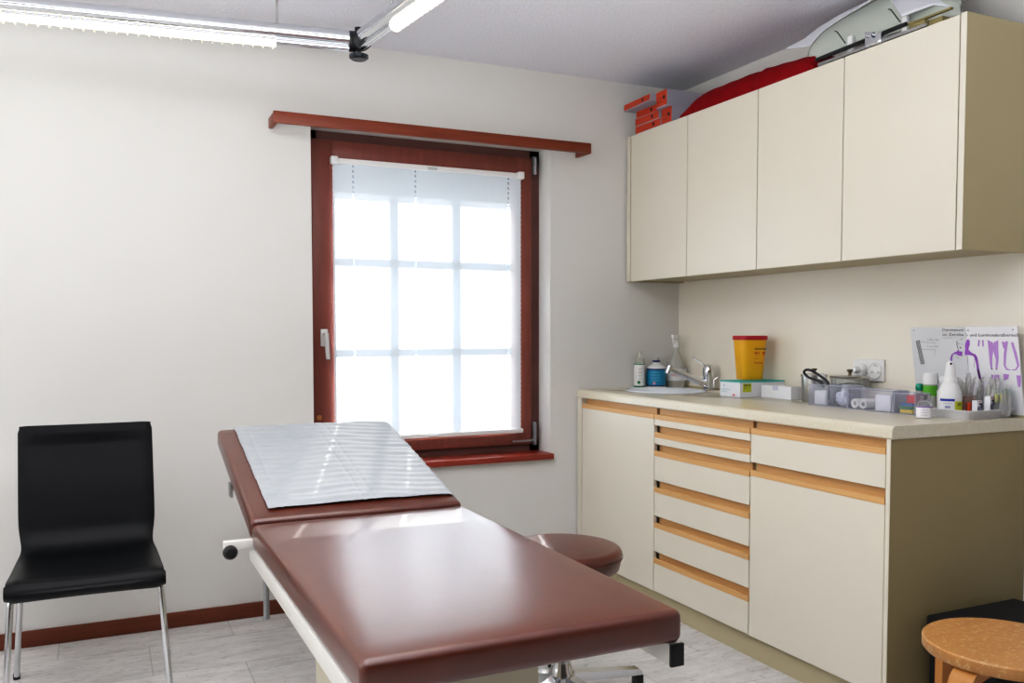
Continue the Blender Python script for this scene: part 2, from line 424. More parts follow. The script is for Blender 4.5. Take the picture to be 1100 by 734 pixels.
# ================================================================== CABINETS
DX = -.597   # front plane of drawers and doors
def fbox(mb, y0, y1, z0, z1): mb.bb(DX, DX + .018, y0, y1, z0, z1, .0012, 1)
def grip(parent, y0, y1, ztop, name='handle'):
    """recessed beech grip strip with protruding lip, hangs under ztop"""
    mb = MB()
    mb.bb(DX + .022, DX + .034, y0 + .009, y1 - .009, ztop - .040, ztop)
    # lip profile in x,z
    z = ztop - .047
    prof = [(DX - .001, z), (DX + .03, z), (DX + .03, z + .008), (DX + .016, z + .012), (DX + .004, z + .021), (DX - .001, z + .019)]
    mb.prism(prof, 'y', y0, y1)
    o = mb.build(name, beech_m, parent); o['label'] = 'beech grip strip'; return o
units = [(-.045, -.6513), (-.6513, -1.2492), (-1.2492, -1.845)]
PL = .084
def base_unit(y1, y0, label):
    t = thing('base_cabinet', label, 'cabinet', (0, 0, 0))
    mb = MB(); 
    x0, x1 = DX + .035, -.002
    # open carcass: sides, back, bottom, top rail
    mb.bb(x0, x1, y0 + .001, y0 + .017, PL, .86); mb.bb(x0, x1, y1 - .017, y1 - .001, PL, .86)
    mb.bb(x0, x1, y0 + .017, y1 - .017, PL, PL + .016); mb.bb(x1 - .01, x1, y0 + .017, y1 - .017, PL, .60)
    mb.bb(x0 + .03, x0 + .04, y0 + .017, y1 - .017, PL, .80)
    mb.build('carcass', panel_m, t)
    return t
g = .0025
# unit 1 : sink cabinet with one door, filler strip at the wall
t = base_unit(-.045, -.6513, 'cream base cabinet with a single door under the sink, next to the back wall')
fbox(mb := MB(), -.6513 + g, -.045 - g, PL + .004, .814); d = mb.build('door', cab_m, t)
grip(d, -.6513 + g, -.045 - g, .861)
mb = MB(); mb.bb(DX - .003, -.30, -.045, -.008, 0, .861); mb.build('filler_panel', cab_m, t)
mb = MB(); mb.bb(-.574, -.55, -.6513, -.045, 0, PL); mb.build('plinth', panel_m, t)
# unit 2 : six drawers
t = base_unit(-.6513, -1.2492, 'cream base cabinet with six beech-edged drawers in the middle of the row')
tops = [.861, .785, .707, .555, .406, .255]; bots = [.7865, .7085, .5565, .4075, .2565, PL + .004]
for a, b in zip(tops, bots):
    fbox(mb := MB(), -1.2492 + g, -.6513 - g, b + .001, a - .047)
    mb.bb(DX + .018, -.12, -1.2492 + .02, -.6513 - .02, b + .004, b + .01)
    d = mb.build('drawer', cab_m, t); grip(d, -1.2492 + g, -.6513 - g, a)
mb = MB(); mb.bb(-.574, -.55, -1.2492, -.6513, 0, PL); mb.build('plinth', panel_m, t)
# unit 3 : drawer over door, end panel
t = base_unit(-1.2492, -1.845, 'cream base cabinet with one drawer above a door, beside the wooden stool')
fbox(mb := MB(), -1.845 + g, -1.2492 - g, .7135, .814); d = mb.build('drawer', cab_m, t); grip(d, -1.845 + g, -1.2492 - g, .861)
fbox(mb := MB(), -1.845 + g, -1.2492 - g, PL + .004, .665); d = mb.build('door', cab_m, t); grip(d, -1.845 + g, -1.2492 - g, .712)
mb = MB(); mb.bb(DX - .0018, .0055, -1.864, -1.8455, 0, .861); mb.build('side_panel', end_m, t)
MB().bb(DX - .004, DX - .0018, -1.863, -1.8490, 0, .861).build('front_edge', cab_m, t)
mb = MB(); mb.bb(-.574, -.55, -1.845, -1.2492, 0, PL); mb.build('plinth', panel_m, t)

# worktop with an oval cut-out
SKX, SKY, SRX, SRY = -.285, -.285, .175, .215
def worktop():
    x0, x1, z0, z1, r = -.602, -.007, .861, .9, .016
    prof = [(x1, z0), (x1, z1)] + [(x0 + r - r * math.sin(math.radians(a)), z1 - r + r * math.cos(math.radians(a))) for a in (0, 15, 30, 45, 60, 75, 90)] + [(x0, z0 + .004), (x0 + .004, z0)]
    o = MB().prism(prof, 'y', -1.868, -.002, smooth=True).build('worktop', [cabtop_m], sharp=40)
    cut = MB().lathe([(1, .8), (1, 1.0)], 64, sx=SRX - .006, sy=SRY - .006).build('cutter', cabtop_m, loc=(SKX, SKY, 0))
    md = o.modifiers.new('b', 'BOOLEAN'); md.operation = 'DIFFERENCE'; md.object = cut; md.solver = 'EXACT'
    bpy.context.view_layer.update()
    me = bpy.data.meshes.new_from_object(o.evaluated_get(bpy.context.evaluated_depsgraph_get()))
    o.modifiers.clear(); o.data = me; bpy.data.objects.remove(cut)
    return o
wt = worktop(); tag(wt, 'long beige worktop with a rounded front edge running along the right wall', 'worktop')
MB().bb(-.014, -.0065, -1.868, -.002, .9005, .907).build('sealing_strip', panel_m, wt)
# sink
prof = []
for k in range(13):
    a = PI / 2 * k / 12; prof.append((.02 + .90 * math.sin(a) if k else .0001, -.135 * math.cos(a) ** .8 if k < 12 else 0))
vsr = [(r, z) for r, z in prof] + [(.955, .0045), (.985, .006), (1.0, .002), (1.0, .0006)]
mb = MB().lathe([(r, z) for r, z in vsr], 64, sx=SRX, sy=SRY, cap=False)
sk = thing('sink', 'oval white sink set into the worktop near the back wall', 'sink', (SKX, SKY, .9))
mb.build('basin', mat('sink_ceramic', 'E6EBEF', .15), sk, sharp=70)
MB().lathe([(.0001, 0), (.03, .0), (.032, .004), (.02, .006), (.0001, .003)], 24).build('drain', chrome_m, sk, loc=(0, 0, -.134))

# mixer tap
tp = thing('mixer_tap', 'chrome single-lever mixer tap beside the oval sink', 'tap', (-.072, -.330, .9008))
MB().lathe([(.03, 0), (.03, .008), (.024, .014), (.024, .06), (.026, .068), (.028, .085), (.027, .1), (.02, .116), (.008, .122), (.0001, .123)], 28).build('body', chrome_m, tp)
mb = MB(); mb.tube(bend([(-.015, 0, .03), (-.05, .0, .04), (-.225, .0, .105)], .02), [.017] * 8 + [.011], 14)
sp = mb.build('spout', chrome_m, tp)
MB().tube([(-.222, 0, .117), (-.236, 0, .085)], [.014, .013], 16).build('nozzle', chrome_m, sp)
mb = MB(); mb.tube([(-.01, .0, .112), (-.04, .06, .148)], [.004, .0035], 10); mb.lathe([(.0001, -.006), (.006, 0), (.0001, .006)], 12, M=Matrix.Translation((-.041, .062, .149)))
mb.build('lever', chrome_m, tp)
MB().tube([(.01, -.03, .0), (.01, -.03, .05), (.02, -.045, .062)], .004, 8).build('pop_up_rod', chrome_m, tp)

# ---- wall cabinets
UX, UZ0, UZ1 = -.3256, 1.4232, 2.1266
def wall_unit(y1, y0, label, doors, ends):
    t = thing('wall_cabinet', label, 'cabinet', (0, 0, UZ0))
    h = UZ1 - UZ0
    mb = MB(); mb.bb(UX + .021, -.001, y0 + .001, y1 - .001, .006, h - .001); mb.build('carcass', panel_m, t)
    for a, b in doors:
        MB().bb(UX, UX + .018, b + .0022, a - .0022, .0, h, .001, 1).build('door', cab_m, t)
    for a, b in ends:
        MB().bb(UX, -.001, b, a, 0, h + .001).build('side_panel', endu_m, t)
        MB().bb(UX - .0018, UX, b, a, 0, h + .001).build('front_edge', cab_m, t)
    return t
wall_unit(-.040, -.951, 'cream wall cabinet with two doors beside the back wall, orange boxes on its top', [(-.040, -.494), (-.494, -.951)], [(-.010, -.039)])
wall_unit(-.952, -1.847, 'cream wall cabinet with two doors at the near end, white infant scale on its top', [(-.952, -1.392), (-1.392, -1.846)], [(-1.8695, -1.8500)])

# ================================================================== EXAMINATION TABLE
et = thing('examination_table', 'brown leather examination table with a raised head end and white frame', 'examination table', (-2.003, -1.79, 0))
ox, oy = -2.003, -1.79
def cushion(L0, L1, W, T, r):
    """padded slab: x half width W/2, y L0..L1, thickness T; slightly crowned top"""
    mb = MB(); bm = bmesh.new(); bmesh.ops.create_cube(bm, size=1)
    bmesh.ops.scale(bm, vec=(W, L1 - L0, T), verts=bm.verts); bmesh.ops.translate(bm, vec=(0, (L0 + L1) / 2, -T / 2), verts=bm.verts)
    bmesh.ops.bevel(bm, geom=list(bm.edges), offset=r, segments=5, profile=.5, affect='EDGES')
    # loop cuts for a gentle crown
    for ax, a, b, n in ((0, -W / 2, W / 2, 10), (1, L0, L1, 14)):
        for i in range(1, n):
            co = a + (b - a) * i / n; no = (1, 0, 0) if ax == 0 else (0, 1, 0)
            pc = (co, 0, 0) if ax == 0 else (0, co, 0)
            bmesh.ops.bisect_plane(bm, geom=list(bm.verts) + list(bm.edges) + list(bm.faces), plane_co=pc, plane_no=no)
    for v in bm.verts:
        if v.co.z > -T * .4:
            u = 1 - (abs(v.co.x) / (W / 2)) ** 4; w = 1 - (abs(v.co.y - (L0 + L1) / 2) / ((L1 - L0) / 2)) ** 6
            v.co.z += .006 * max(0, u) * max(0, w)
    mb.add(bm); return mb
cushion(-2.352 - oy, -1.236 - oy, .627, .064, .016).build('leg_cushion', leather_m, et, loc=(0, 0, .648), sharp=60)
ang = math.atan2(.178, .74)
hd = cushion(.006, .775, .627, .062, .016).build('head_cushion', leather_m, et, loc=(0, -1.236 - oy, .655), rot=(ang, 0, 0), sharp=60)
for s in (-1, 1):
    MB().bb(s * .300 - .014, s * .300 + .014, -2.345 - oy, -1.20 - oy, .541, .5835, .003).build('frame_rail', white_metal, et)
    MB().bb(s * .300 - .015, s * .300 + .015, -2.353 - oy, -2.345 - oy, .540, .5840, .002).build('end_cap', black_m, et)
    mb = MB(); mb.bb(s * .26 - .014, s * .26 + .014, .0, .70, -.095, -.063, .003); mb.build('head_rail', white_metal, et, loc=(0, -1.236 - oy, .655), rot=(ang, 0, 0))
for y in (-2.2, -1.75, -1.3): MB().bb(-.2855, .2855, y - oy - .02, y - oy + .02, .545, .58).build('cross_bar', white_metal, et)
MB().bb(-.20, .175, -2.02 - oy, -1.50 - oy, .0, .545, .006).build('pedestal', base_enamel, et)
MB().bb(-.24, .22, -2.06 - oy, -1.42 - oy, .0, .05, .006).build('foot_plate', base_enamel, et)
MB().lathe([(.004, 0), (.004, .02)], 10).build('bolt', black_m, et, loc=(-.24, -2.30 - oy, .553))
lv = MB(); lv.bb(-.390, -.288, -1.262 - oy, -1.238 - oy, .588, .612, .003); lv.prism([(-.33, .588), (-.288, .588), (-.288, .545)], 'y', -1.258 - oy, -1.242 - oy)
lvo = lv.build('release_lever', white_metal, et)
mb = MB(); mb.tube([(-.36, -1.27 - oy, .592), (-.385, -1.285 - oy, .592)], .005, 10)
mb.lathe([(.0001, -.018), (.013, -.016), (.019, -.004), (.019, .004), (.013, .016), (.0001, .018)], 20, M=Matrix.Translation((-.378, -1.30 - oy, .592)) @ Matrix.Rotation(PI / 2, 4, 'X'))
mb.build('knob', black_m, lvo)
MB().tube([(-.271, -1.205 - oy, .60), (-.271, -1.205 - oy, .371)], .0085, 12).build('support_strut', grey_metal, et)
MB().bb(-.318, -.31, -.85 - oy, -.80 - oy, .655, .70, .002).build('side_clip', steel_m, et)

# white protective sheet on the head cushion
def sheet_fn(u, v):
    # u across x (-2.268..-1.69), v along slope
    x = -.258 + .571 * u; s = .060 + .708 * v
    base = .0075 * max(0, 1 - (abs(x) / .3135) ** 4)
    w =   .0013 * math.sin(v * 62 + 3.2 * math.sin(u * 3.3 + 1) + u * 2) * (.5 + .5 * math.sin(u * 5 + v * 7)) +   .0014 * math.sin(v * 110 + u * 6 + 2 * math.sin(u * 9))
    w += -.0018 * math.exp(-((u - .49) / .006) ** 2) - .0018 * math.exp(-((u - .55) / .006) ** 2) - .0015 * math.exp(-((u - .07) / .006) ** 2)
    z = base + .0045 + w
    if x > .29: z -= (x - .29) ** 1.5 * 3.2
    if s > .76: z -= (s - .76) * 1.0
    x += .0007 * math.sin(v * 30)
    if v == 0: s += .001 * math.sin(u * 160)
    return (x, s, z)
mb = MB(); mb.grid(sheet_fn, 130, 170)
sh = mb.build('cover_sheet', cloth_m, None, loc=(ox, -1.236, .655), rot=(ang, 0, 0), fix=False, sharp=180)
md = sh.modifiers.new('s', 'SOLIDIFY'); md.thickness = .0012
tag(sh, 'wrinkled white protective sheet spread over the raised head end of the examination table', 'sheet')

# ================================================================== ROUND STOOL (brown leather, chrome)
rs = thing('swivel_stool', 'round brown leather swivel stool with chrome five-star base behind the examination table', 'stool', (-1.368, -1.27, 0))
def rseat(r, z0, z1, e=.022):
    p = [(.0001, z0), (r * .9, z0), (r - .01, z0 + .006)]
    p += [(r - e + e * math.cos(a), z1 - e + e * math.sin(a)) for a in [PI / 2 * i / 6 for i in range(7)]]
    p += [(r * .6, z1 + .003), (.0001, z1 + .005)]
    return p
MB().lathe(rseat(.192, .425, .497), 56).build('seat', leatherdk_m, rs, sharp=60)
MB().lathe([(.1935, .466), (.1945, .469), (.1935, .472)], 56, cap=False).build('piping', leatherdk_m, rs)
MB().lathe([(.09, .40), (.09, .424)], 24).build('seat_plate', black_m, rs)
MB().lathe([(.025, .10), (.025, .30), (.017, .302), (.017, .402)], 24).build('column', chrome_m, rs)
mb = MB(); mb.lathe([(.0001, .045), (.03, .045), (.042, .06), (.042, .09), (.034, .105), (.03, .13), (.0001, .13)], 28); mb.build('hub', chrome_m, rs)
for k in range(5):
    a = math.radians(-4 + 72 * k); M = Matrix.Rotation(a, 4, 'Z')
    mb = MB(); mb.prism([(.03, .058), (.03, .088), (.275, .066), (.285, .058), (.285, .046), (.2, .048)], 'y', -.017, .017, M=M)
    arm = mb.build('leg', chrome_m, rs)
    mb = MB(); mb.bb(.262, .290, -.018, .018, .0, .046, .004, M=M); mb.build('foot_pad', black_m, arm)

# ================================================================== WOODEN STOOL + BLACK BOX
ws = thing('wooden_stool', 'round birch stool with bent L-shaped legs and worn seat in the near right corner', 'stool', (-.757, -2.345, 0))
mb = MB(); mb.lathe([(.0001, .412), (.176, .412), (.180, .417), (.180, .438), (.176, .442), (.0001, .442)], 72); mb.build('seat', birchtop_m, ws, sharp=40)
for k, a in enumerate((188, 258, 350, 80)):
    M = Matrix.Rotation(math.radians(a), 4, 'Z')
    t0 = .026
    outer = [(.05, .4115)] + [(.150 + .045 * math.sin(math.radians(q)), .3665 + .045 * math.cos(math.radians(q))) for q in range(0, 91, 10)] + [(.195, .0)]
    inner = [(.195 - t0, .0)] + [(.150 + (.045 - t0) * math.sin(math.radians(q)), .3665 + (.045 - t0) * math.cos(math.radians(q))) for q in range(90, -1, -10)] + [(.05, .4115 - t0 * .6)]
    mb = MB(); mb.prism(outer + inner, 'y', -.027, .027, M=M, smooth=True); mb.build('leg', birch_m, ws, sharp=30)
bk = thing('black_crate', 'plain black lidded box on the floor against the cabinet end, behind the wooden stool', 'box', (-.28, -2.01, 0))
mb = MB(); mb.bb(-.19, .19, -.11, .11, 0, .30, .008); mb.build('body', mat('matt_black_box', '08080A', .8), bk)
mb = MB(); mb.bb(-.197, .197, -.117, .117, .30, .335, .008); mb.build('lid', MATS['matt_black_box'], bk)

# ================================================================== BLACK CHAIR
ch = thing('visitor_chair', 'black leather visitor chair on chrome legs against the back wall', 'chair', (-2.73, -.62, 0))
cx, cy = -2.73, -.62
prof = [(-.262, .418), (-.275, .432), (-.268, .450), (-.240, .461), (-.12, .452), (.04, .444), (.12, .448), (.165, .466), (.192, .505), (.208, .56), (.235, .66), (.268, .77), (.292, .858)]
def smoothpath(P, n=6):
    out = []
    for i in range(len(P) - 1):
        p0 = Vector(P[max(i - 1, 0)]); p1 = Vector(P[i]); p2 = Vector(P[i + 1]); p3 = Vector(P[min(i + 2, len(P) - 1)])
        for j in range(n):
            t = j / n
            out.append(.5 * ((2 * p1) + (-p0 + p2) * t + (2 * p0 - 5 * p1 + 4 * p2 - p3) * t * t + (-p0 + 3 * p1 - 3 * p2 + p3) * t ** 3))
    out.append(Vector(P[-1])); return out
sp_ = smoothpath(prof)
mb = MB(); nu = 16; vs = []; fs = []
T = .024
npt = len(sp_)
rows = []
for i, p in enumerate(sp_):
    a = sp_[max(i - 1, 0)]; b = sp_[min(i + 1, npt - 1)]; t = (b - a).normalized(); nrm = Vector((-t.y, t.x))  # points up/forward side
    f = i / (npt - 1)
    hw = .209 - .010 * math.exp(-((f - .58) / .10) ** 2) + (.004 if f < .2 else 0)
    if i >= npt - 2: hw -= .004
    top = []; bot = []
    for k in range(nu + 1):
        u = -1 + 2 * k / nu
        edge = 1 - max(0, (abs(u) - .93) / .07) ** 2 * .8
        hollow = .010 * (1 - u * u) * (1 if .1 < f < .95 else .3)
        th = T / 2 * edge
        x = hw * u
        top.append((x, p.x + nrm.x * (th - hollow), p.y + nrm.y * (th - hollow)))
        bot.append((x, p.x - nrm.x * (th + hollow * .8), p.y - nrm.y * (th + hollow * .8)))
    # crown at the top edge of the back
    rows.append(top + bot[::-1])
for r_ in rows: vs += r_
m_ = len(rows[0])
for i in range(npt - 1):
    for k in range(m_):
        k2 = (k + 1) % m_; fs.append([i * m_ + k, i * m_ + k2, (i + 1) * m_ + k2, (i + 1) * m_ + k])
fs.append(list(range(m_))); fs.append([(npt - 1) * m_ + k for k in range(m_)][::-1])
mb.raw(vs, fs); mb.build('seat_shell', black_l, ch, sharp=70)
for s in (-1, 1):
    x = s * .198
    MB().tube(bend([(x + s * .028, -.245, .009), (x + s * .002, -.212, .424), (x - s * .03, -.05, .424)], .045), .0095, 14).build('leg', chrome_m, ch)
    k_ = .014 if s > 0 else 0
    MB().tube(bend([(x - s * .03, -.05, .424), (x - s * .002 + k_, .125, .424), (x + s * .034 + k_, .285, .009)], .045), .0095, 14).build('leg', chrome_m, ch)
    for (px, py) in ((x + s * .028, -.246), (x + s * .034 + k_, .286)):
        MB().lathe([(.011, 0), (.011, .02), (.0095, .022)], 14).build('foot_glide', black_m, ch, loc=(px, py, 0))
MB().bb(-.17, .17, -.07, -.03, .405, .4195, .004).build('seat_bracket', black_m, ch)
MB().bb(-.17, .17, .06, .09, .405, .4195, .004).build('seat_bracket', black_m, ch)

# ================================================================== CEILING LIGHT RAILS
lit_m = mat('lit_tube', 'FFFCF2', .4, emit=('FFFBF2', 10))
fin_m = clearmat('fin_plastic', 'FFFCF0', .5, .2, 'FFFDF4')
def light_rail(a, b, lit0, label, lm):
    a = Vector(a); b = Vector(b); d = (b - a); L = d.length; th = math.atan2(d.y, d.x)
    t = thing('tube_light', label, 'lamp', a, th)
    mb = MB(); mb.tube([(.02, 0, .01), (L, 0, .01)], .027, 24); mb.build('chrome_rail', chrome_m, t)
    mb = MB(); mb.tube([(.02, -.0, -.024), (L, 0, -.024)], .012, 20); mb.build('lower_rail', chrome_m, t)
    mb = MB(); mb.tube([(lit0, 0, -.030), (L - .06, 0, -.030)], .0135, 20); mb.build('lamp_tube', lm, t)
    n = int((L - .1 - lit0) / .033); pf = []
    for i in range(n):
        x = lit0 + .01 + i * .033; pf += [(.0141, x - .002), (.022, x - .0015), (.022, x + .0015), (.0141, x + .002)]
    mb = MB().lathe(pf, 20, M=Matrix.Translation((0, 0, -.030)) @ Matrix.Rotation(PI / 2, 4, 'Y'), cap=False)
    mb.build('cooling_fins', fin_m, t)
    for x in (.28, L - .3):
        MB().tube([(x, 0, .03), (x, 0, H - a.z)], .004, 8).build('hanger', steel_m, t)
    return t
J = (-1.828, -.600, 2.205)
light_rail(J, (-3.62, -.375, 2.205), .285, 'chrome tube light running along the back wall at upper left', mat('lit_tube_soft', 'FFFCF2', .4, emit=('FFFBF2', 3.6)))
light_rail(J, (-1.620, -2.25, 2.205), .30, 'chrome tube light running from the black joint towards the viewer', mat('lit_tube_bright', 'FFFCF2', .4, emit=('FFFBF2', 24)))
jt = thing('rail_joint', 'black corner joint connecting the two chrome tube lights below the ceiling', 'lamp joint', J)
mb = MB()
for th in (math.atan2(.21, -1.778), math.atan2(-1.665, .217)):
    M = Matrix.Rotation(th, 4, 'Z')
    mb.tube([(.012, 0, .0), (.035, 0, 0)], .036, 20, M=M)
mb.lathe([(.0001, -.03), (.014, -.03), (.014, .05), (.0001, .05)], 16)
mb.build('coupling', black_m, jt)
MB().lathe([(.0001, -.062), (.026, -.062), (.034, -.056), (.034, -.046), (.02, -.04), (.0001, -.04)], 28).build('bottom_cap', mat('dark_gloss_plastic', '1A2028', .2), jt)

# ================================================================== COUNTER ITEMS
Z = .9005
def label_band(parent, r, z0, z1, m, name='paper_label', seg=32, a0=None, a1=None, sx=1, sy=1):
    mb = MB(); vs = []; fs = []
    a0 = 0 if a0 is None else a0; a1 = 360 if a1 is None else a1
    for k in range(seg + 1):
        a = math.radians(a0 + (a1 - a0) * k / seg)
        vs += [(r * math.cos(a) * sx, r * math.sin(a) * sy, z0), (r * math.cos(a) * sx, r * math.sin(a) * sy, z1)]
    for k in range(seg): fs.append([2 * k, 2 * k + 2, 2 * k + 3, 2 * k + 1])
    mb.raw(vs, fs); return mb.build(name, m, parent, fix=False)
def cyl_text(parent, s, size, r, z, ang, m, sx=1.0, name='lettering', bold=0.):
    """lettering wrapped round a cylinder, centred on direction ang (deg)"""
    mb = MB(); text_into(mb, s, size, Matrix.Identity(4), 0, 'CENTER', sx, bold)
    out = []
    for x, y, _ in mb.v:
        a = math.radians(ang) + x / r; out.append((r * math.cos(a), r * math.sin(a), z + y))
    mb.v = out; o = mb.build(name, m, parent, fix=False); return o
VIEW = -128   # the side of the bottles turned to the room

b = thing('foam_bottle', 'slim white dispenser bottle with green bands in the corner, leftmost on the worktop', 'bottle', (-.268, -.038, Z))
MB().lathe([(.0001, 0), (.026, 0), (.0275, .004), (.0275, .112), (.024, .122), (.0001, .122)], 28).build('body', white_p, b)
MB().lathe([(.024, .122), (.024, .142), (.012, .146), (.011, .150), (.011, .174), (.006, .178), (.0001, .178)], 24).build('cap', translucent_w, b)
label_band(b, .0279, .115, .1205, green_m, 'green_band'); label_band(b, .0279, .004, .011, green_m, 'green_band')
MB().lathe([(.0001, 0), (.008, 0), (.0001, .0006)], 16, M=Matrix.Translation((.0281 * math.cos(math.radians(VIEW)), .0281 * math.sin(math.radians(VIEW)), .028)) @ Matrix.Rotation(math.radians(VIEW), 4, 'Z') @ Matrix.Rotation(PI / 2, 4, 'Y')).build('round_emblem', green_m, b)
for i in range(4): cyl_text(b, 'iiiiiiii', .010, .0282, .09 - i * .016, VIEW + 12, grey_ink, name='lettering')

b = thing('hand_gel_bottle', 'squat white bottle with a turquoise label and blue cap ring by the sink', 'bottle', (-.182, -.058, Z))
MB().lathe([(.0001, 0), (.044, 0), (.0465, .005), (.0465, .093), (.043, .104), (.03, .113), (.0175, .119), (.0175, .128), (.0001, .128)], 32).build('body', white_p, b)
label_band(b, .0469, .012, .092, blue_m); label_band(b, .0472, .008, .014, navy_m, 'navy_band'); label_band(b, .0472, .088, .095, navy_m, 'navy_band')
MB().lathe([(.018, .126), (.0185, .128), (.0185, .134), (.018, .136)], 24).build('cap_ring', navy_m, b)
MB().lathe([(.0165, .136), (.015, .150), (.0001, .151)], 24).build('cap', translucent_w, b)
cyl_text(b, 'HAND GEL'[0:0] or 'eeoee', .016, .0474, .066, VIEW, white_card) if False else None
mb = MB()
for i in range(4): cyl_text(b, '======', .013, .0474, .072 - i * .013, VIEW, mat('pale_blue_ink', '74C6DE', .5))
MB().lathe([(.0001, 0), (.007, 0), (.0001, .0006)], 14, M=Matrix.Translation((.0474 * math.cos(math.radians(VIEW - 8)), .0474 * math.sin(math.radians(VIEW - 8)), .024)) @ Matrix.Rotation(math.radians(VIEW - 8), 4, 'Z') @ Matrix.Rotation(PI / 2, 4, 'Y')).build('round_emblem', mat('pink_print', 'D08C96', .5), b)

b = thing('spray_bottle', 'tall clear conical spray bottle in the corner behind the tap', 'bottle', (-.068, -.066, Z))
MB().lathe([(.0001, 0), (.046, 0), (.052, .03), (.0535, .085), (.050, .10), (.034, .13), (.022, .155), (.0145, .185), (.014, .20), (.0001, .20)], 32).build('body', translucent_w, b)
MB().lathe([(.0001, .003), (.044, .003), (.050, .03), (.051, .05), (.0001, .05)], 28).build('liquid', clearmat('pale_liquid', 'F2ECCB', .25, .1, 'E6DDB0'), b)
label_band(b, .0541, .034, .092, mat('pale_label', 'D9D9DB', .6), a0=VIEW - 75, a1=VIEW + 75)
for i, z in enumerate((.072, .056)):
    cyl_text(b, ('EXEXE', 'IXKDX')[i], .017, .0546, z, VIEW + 8 - i * 6, mat('red_ink', 'C0503C', .6))
mb = MB(); mb.lathe([(.0001, .198), (.016, .198), (.016, .222), (.010, .226), (.010, .245), (.0001, .245)], 20)
mb.box((-.008, -.006, .252), (.045, .018, .02), .004, M=Matrix.Translation((0, 0, 0)))
mb.build('spray_head', white_p, b)
MB().box((-.028, -.012, .236), (.006, .008, .03), .002).build('trigger', white_p, b)

# box with teal lid edge (aligned with the wall)
bx = thing('glove_box', 'white carton with a teal top edge on the worktop, yellow bin standing on it', 'box', (-.137, -.715, Z))
MB().bb(-.12, .12, -.066, .066, 0, .062, .001, 1).build('carton', white_card, bx)
MB().bb(-.1215, .1215, -.0675, .0675, .062, .0675, .001, 1).build('lid', teal_m, bx)
mb = MB(); mb.bb(-.105, -.060, -.0666, -.0662, .022, .058); mb.build('yellow_sticker', yellabel_m, bx)
mb = MB(); text_into(mb, 'HEY.B', .013, frame((-.101, -.0671, .046), (1, 0, 0), (0, 0, 1)), bold=.0004); text_into(mb, '=====', .008, frame((-.101, -.0671, .036), (1, 0, 0), (0, 0, 1))); mb.build('lettering', ink_m, bx)
mb = MB()
for i, (y, z, s) in enumerate(((.045, .042, 'Sil'), (.055, .028, 'ooooooooooo'), (.055, .018, 'ooooooo'))):
    text_into(mb, s, .010 if i else .014, frame((-.1206, y, z), (0, -1, 0), (0, 0, 1)))
mb.build('lettering', mat('teal_ink', '5FB6C0', .6), bx)
MB().bb(-.1210, -.1204, -.034, -.018, .006, .012).build('red_mark', mat('red_mark_print', 'D82A3C', .5), bx)

# yellow sharps bin standing on the box
yb = thing('sharps_bin', 'yellow sharps bin with a red lid standing on the white and teal carton', 'bin', (-.115, -.672, Z + .069), math.radians(-16))
def sqr(hw, n=8, r=.3):
    pts = []
    rr = hw * r
    for qx, qy, a0 in ((1, 1, 0), (-1, 1, 90), (-1, -1, 180), (1, -1, 270)):
        for i in range(n + 1):
            a = math.radians(a0 + 90 * i / n); pts.append((qx * (hw - rr) + rr * math.cos(a), qy * (hw - rr) + rr * math.sin(a)))
    return pts
def loft(rings):
    vs = []; fs = []; n = len(rings[0][0])
    for pts, z in rings: vs += [(x, y, z) for x, y in pts]
    for i in range(len(rings) - 1):
        for k in range(n):
            k2 = (k + 1) % n; fs.append([i * n + k, i * n + k2, (i + 1) * n + k2, (i + 1) * n + k])
    fs.append(list(range(n))[::-1]); fs.append([(len(rings) - 1) * n + k for k in range(n)])
    return MB().raw(vs, fs)
loft([(sqr(.046, r=.5), 0), (sqr(.0475, r=.5), .003), (sqr(.060, r=.5), .172), (sqr(.060, r=.5), .176)]).build('bucket', yellow_m, yb, sharp=50)
loft([(sqr(.0635, r=.5), .172), (sqr(.0640, r=.5), .174), (sqr(.0640, r=.5), .186), (sqr(.0620, r=.5), .190)]).build('lid', redlid_m, yb, sharp=50)
# printed text on the face turned to the room (local -Y face)
Mf = lambda x, z: frame((x, -.0468 - .0127 * (z / .172) - .0009, z), (1, 0, 0), (0, .0127 / .172 * -1, 1))
mb = MB(); text_into(mb, 'BIOHAZARD', .0095, Mf(-.004, .130), bold=.0004); text_into(mb, '- - - - - -', .008, Mf(-.004, .099)); mb.build('lettering', ink_m, yb)
mb = MB(); text_into(mb, 'BIO  @', .0155, Mf(-.004, .110), bold=.0005); text_into(mb, '-----', .011, Mf(-.004, .088), bold=.0004); text_into(mb, 'Kanülen', .012, Mf(-.004, .070), bold=.0003); mb.build('lettering', orangeink, yb)

b2 = thing('small_carton', 'small plain white carton beside the teal-edged box', 'box', (-.125, -.885, Z))
MB().bb(-.033, .033, -.088, .088, 0, .052, .001, 1).build('carton', white_card, b2)
MB().bb(-.0334, -.033, -.015, .02, .034, .0525).build('tuck_flap', mat('pale_grey_card', 'C4C6D8', .6), b2)

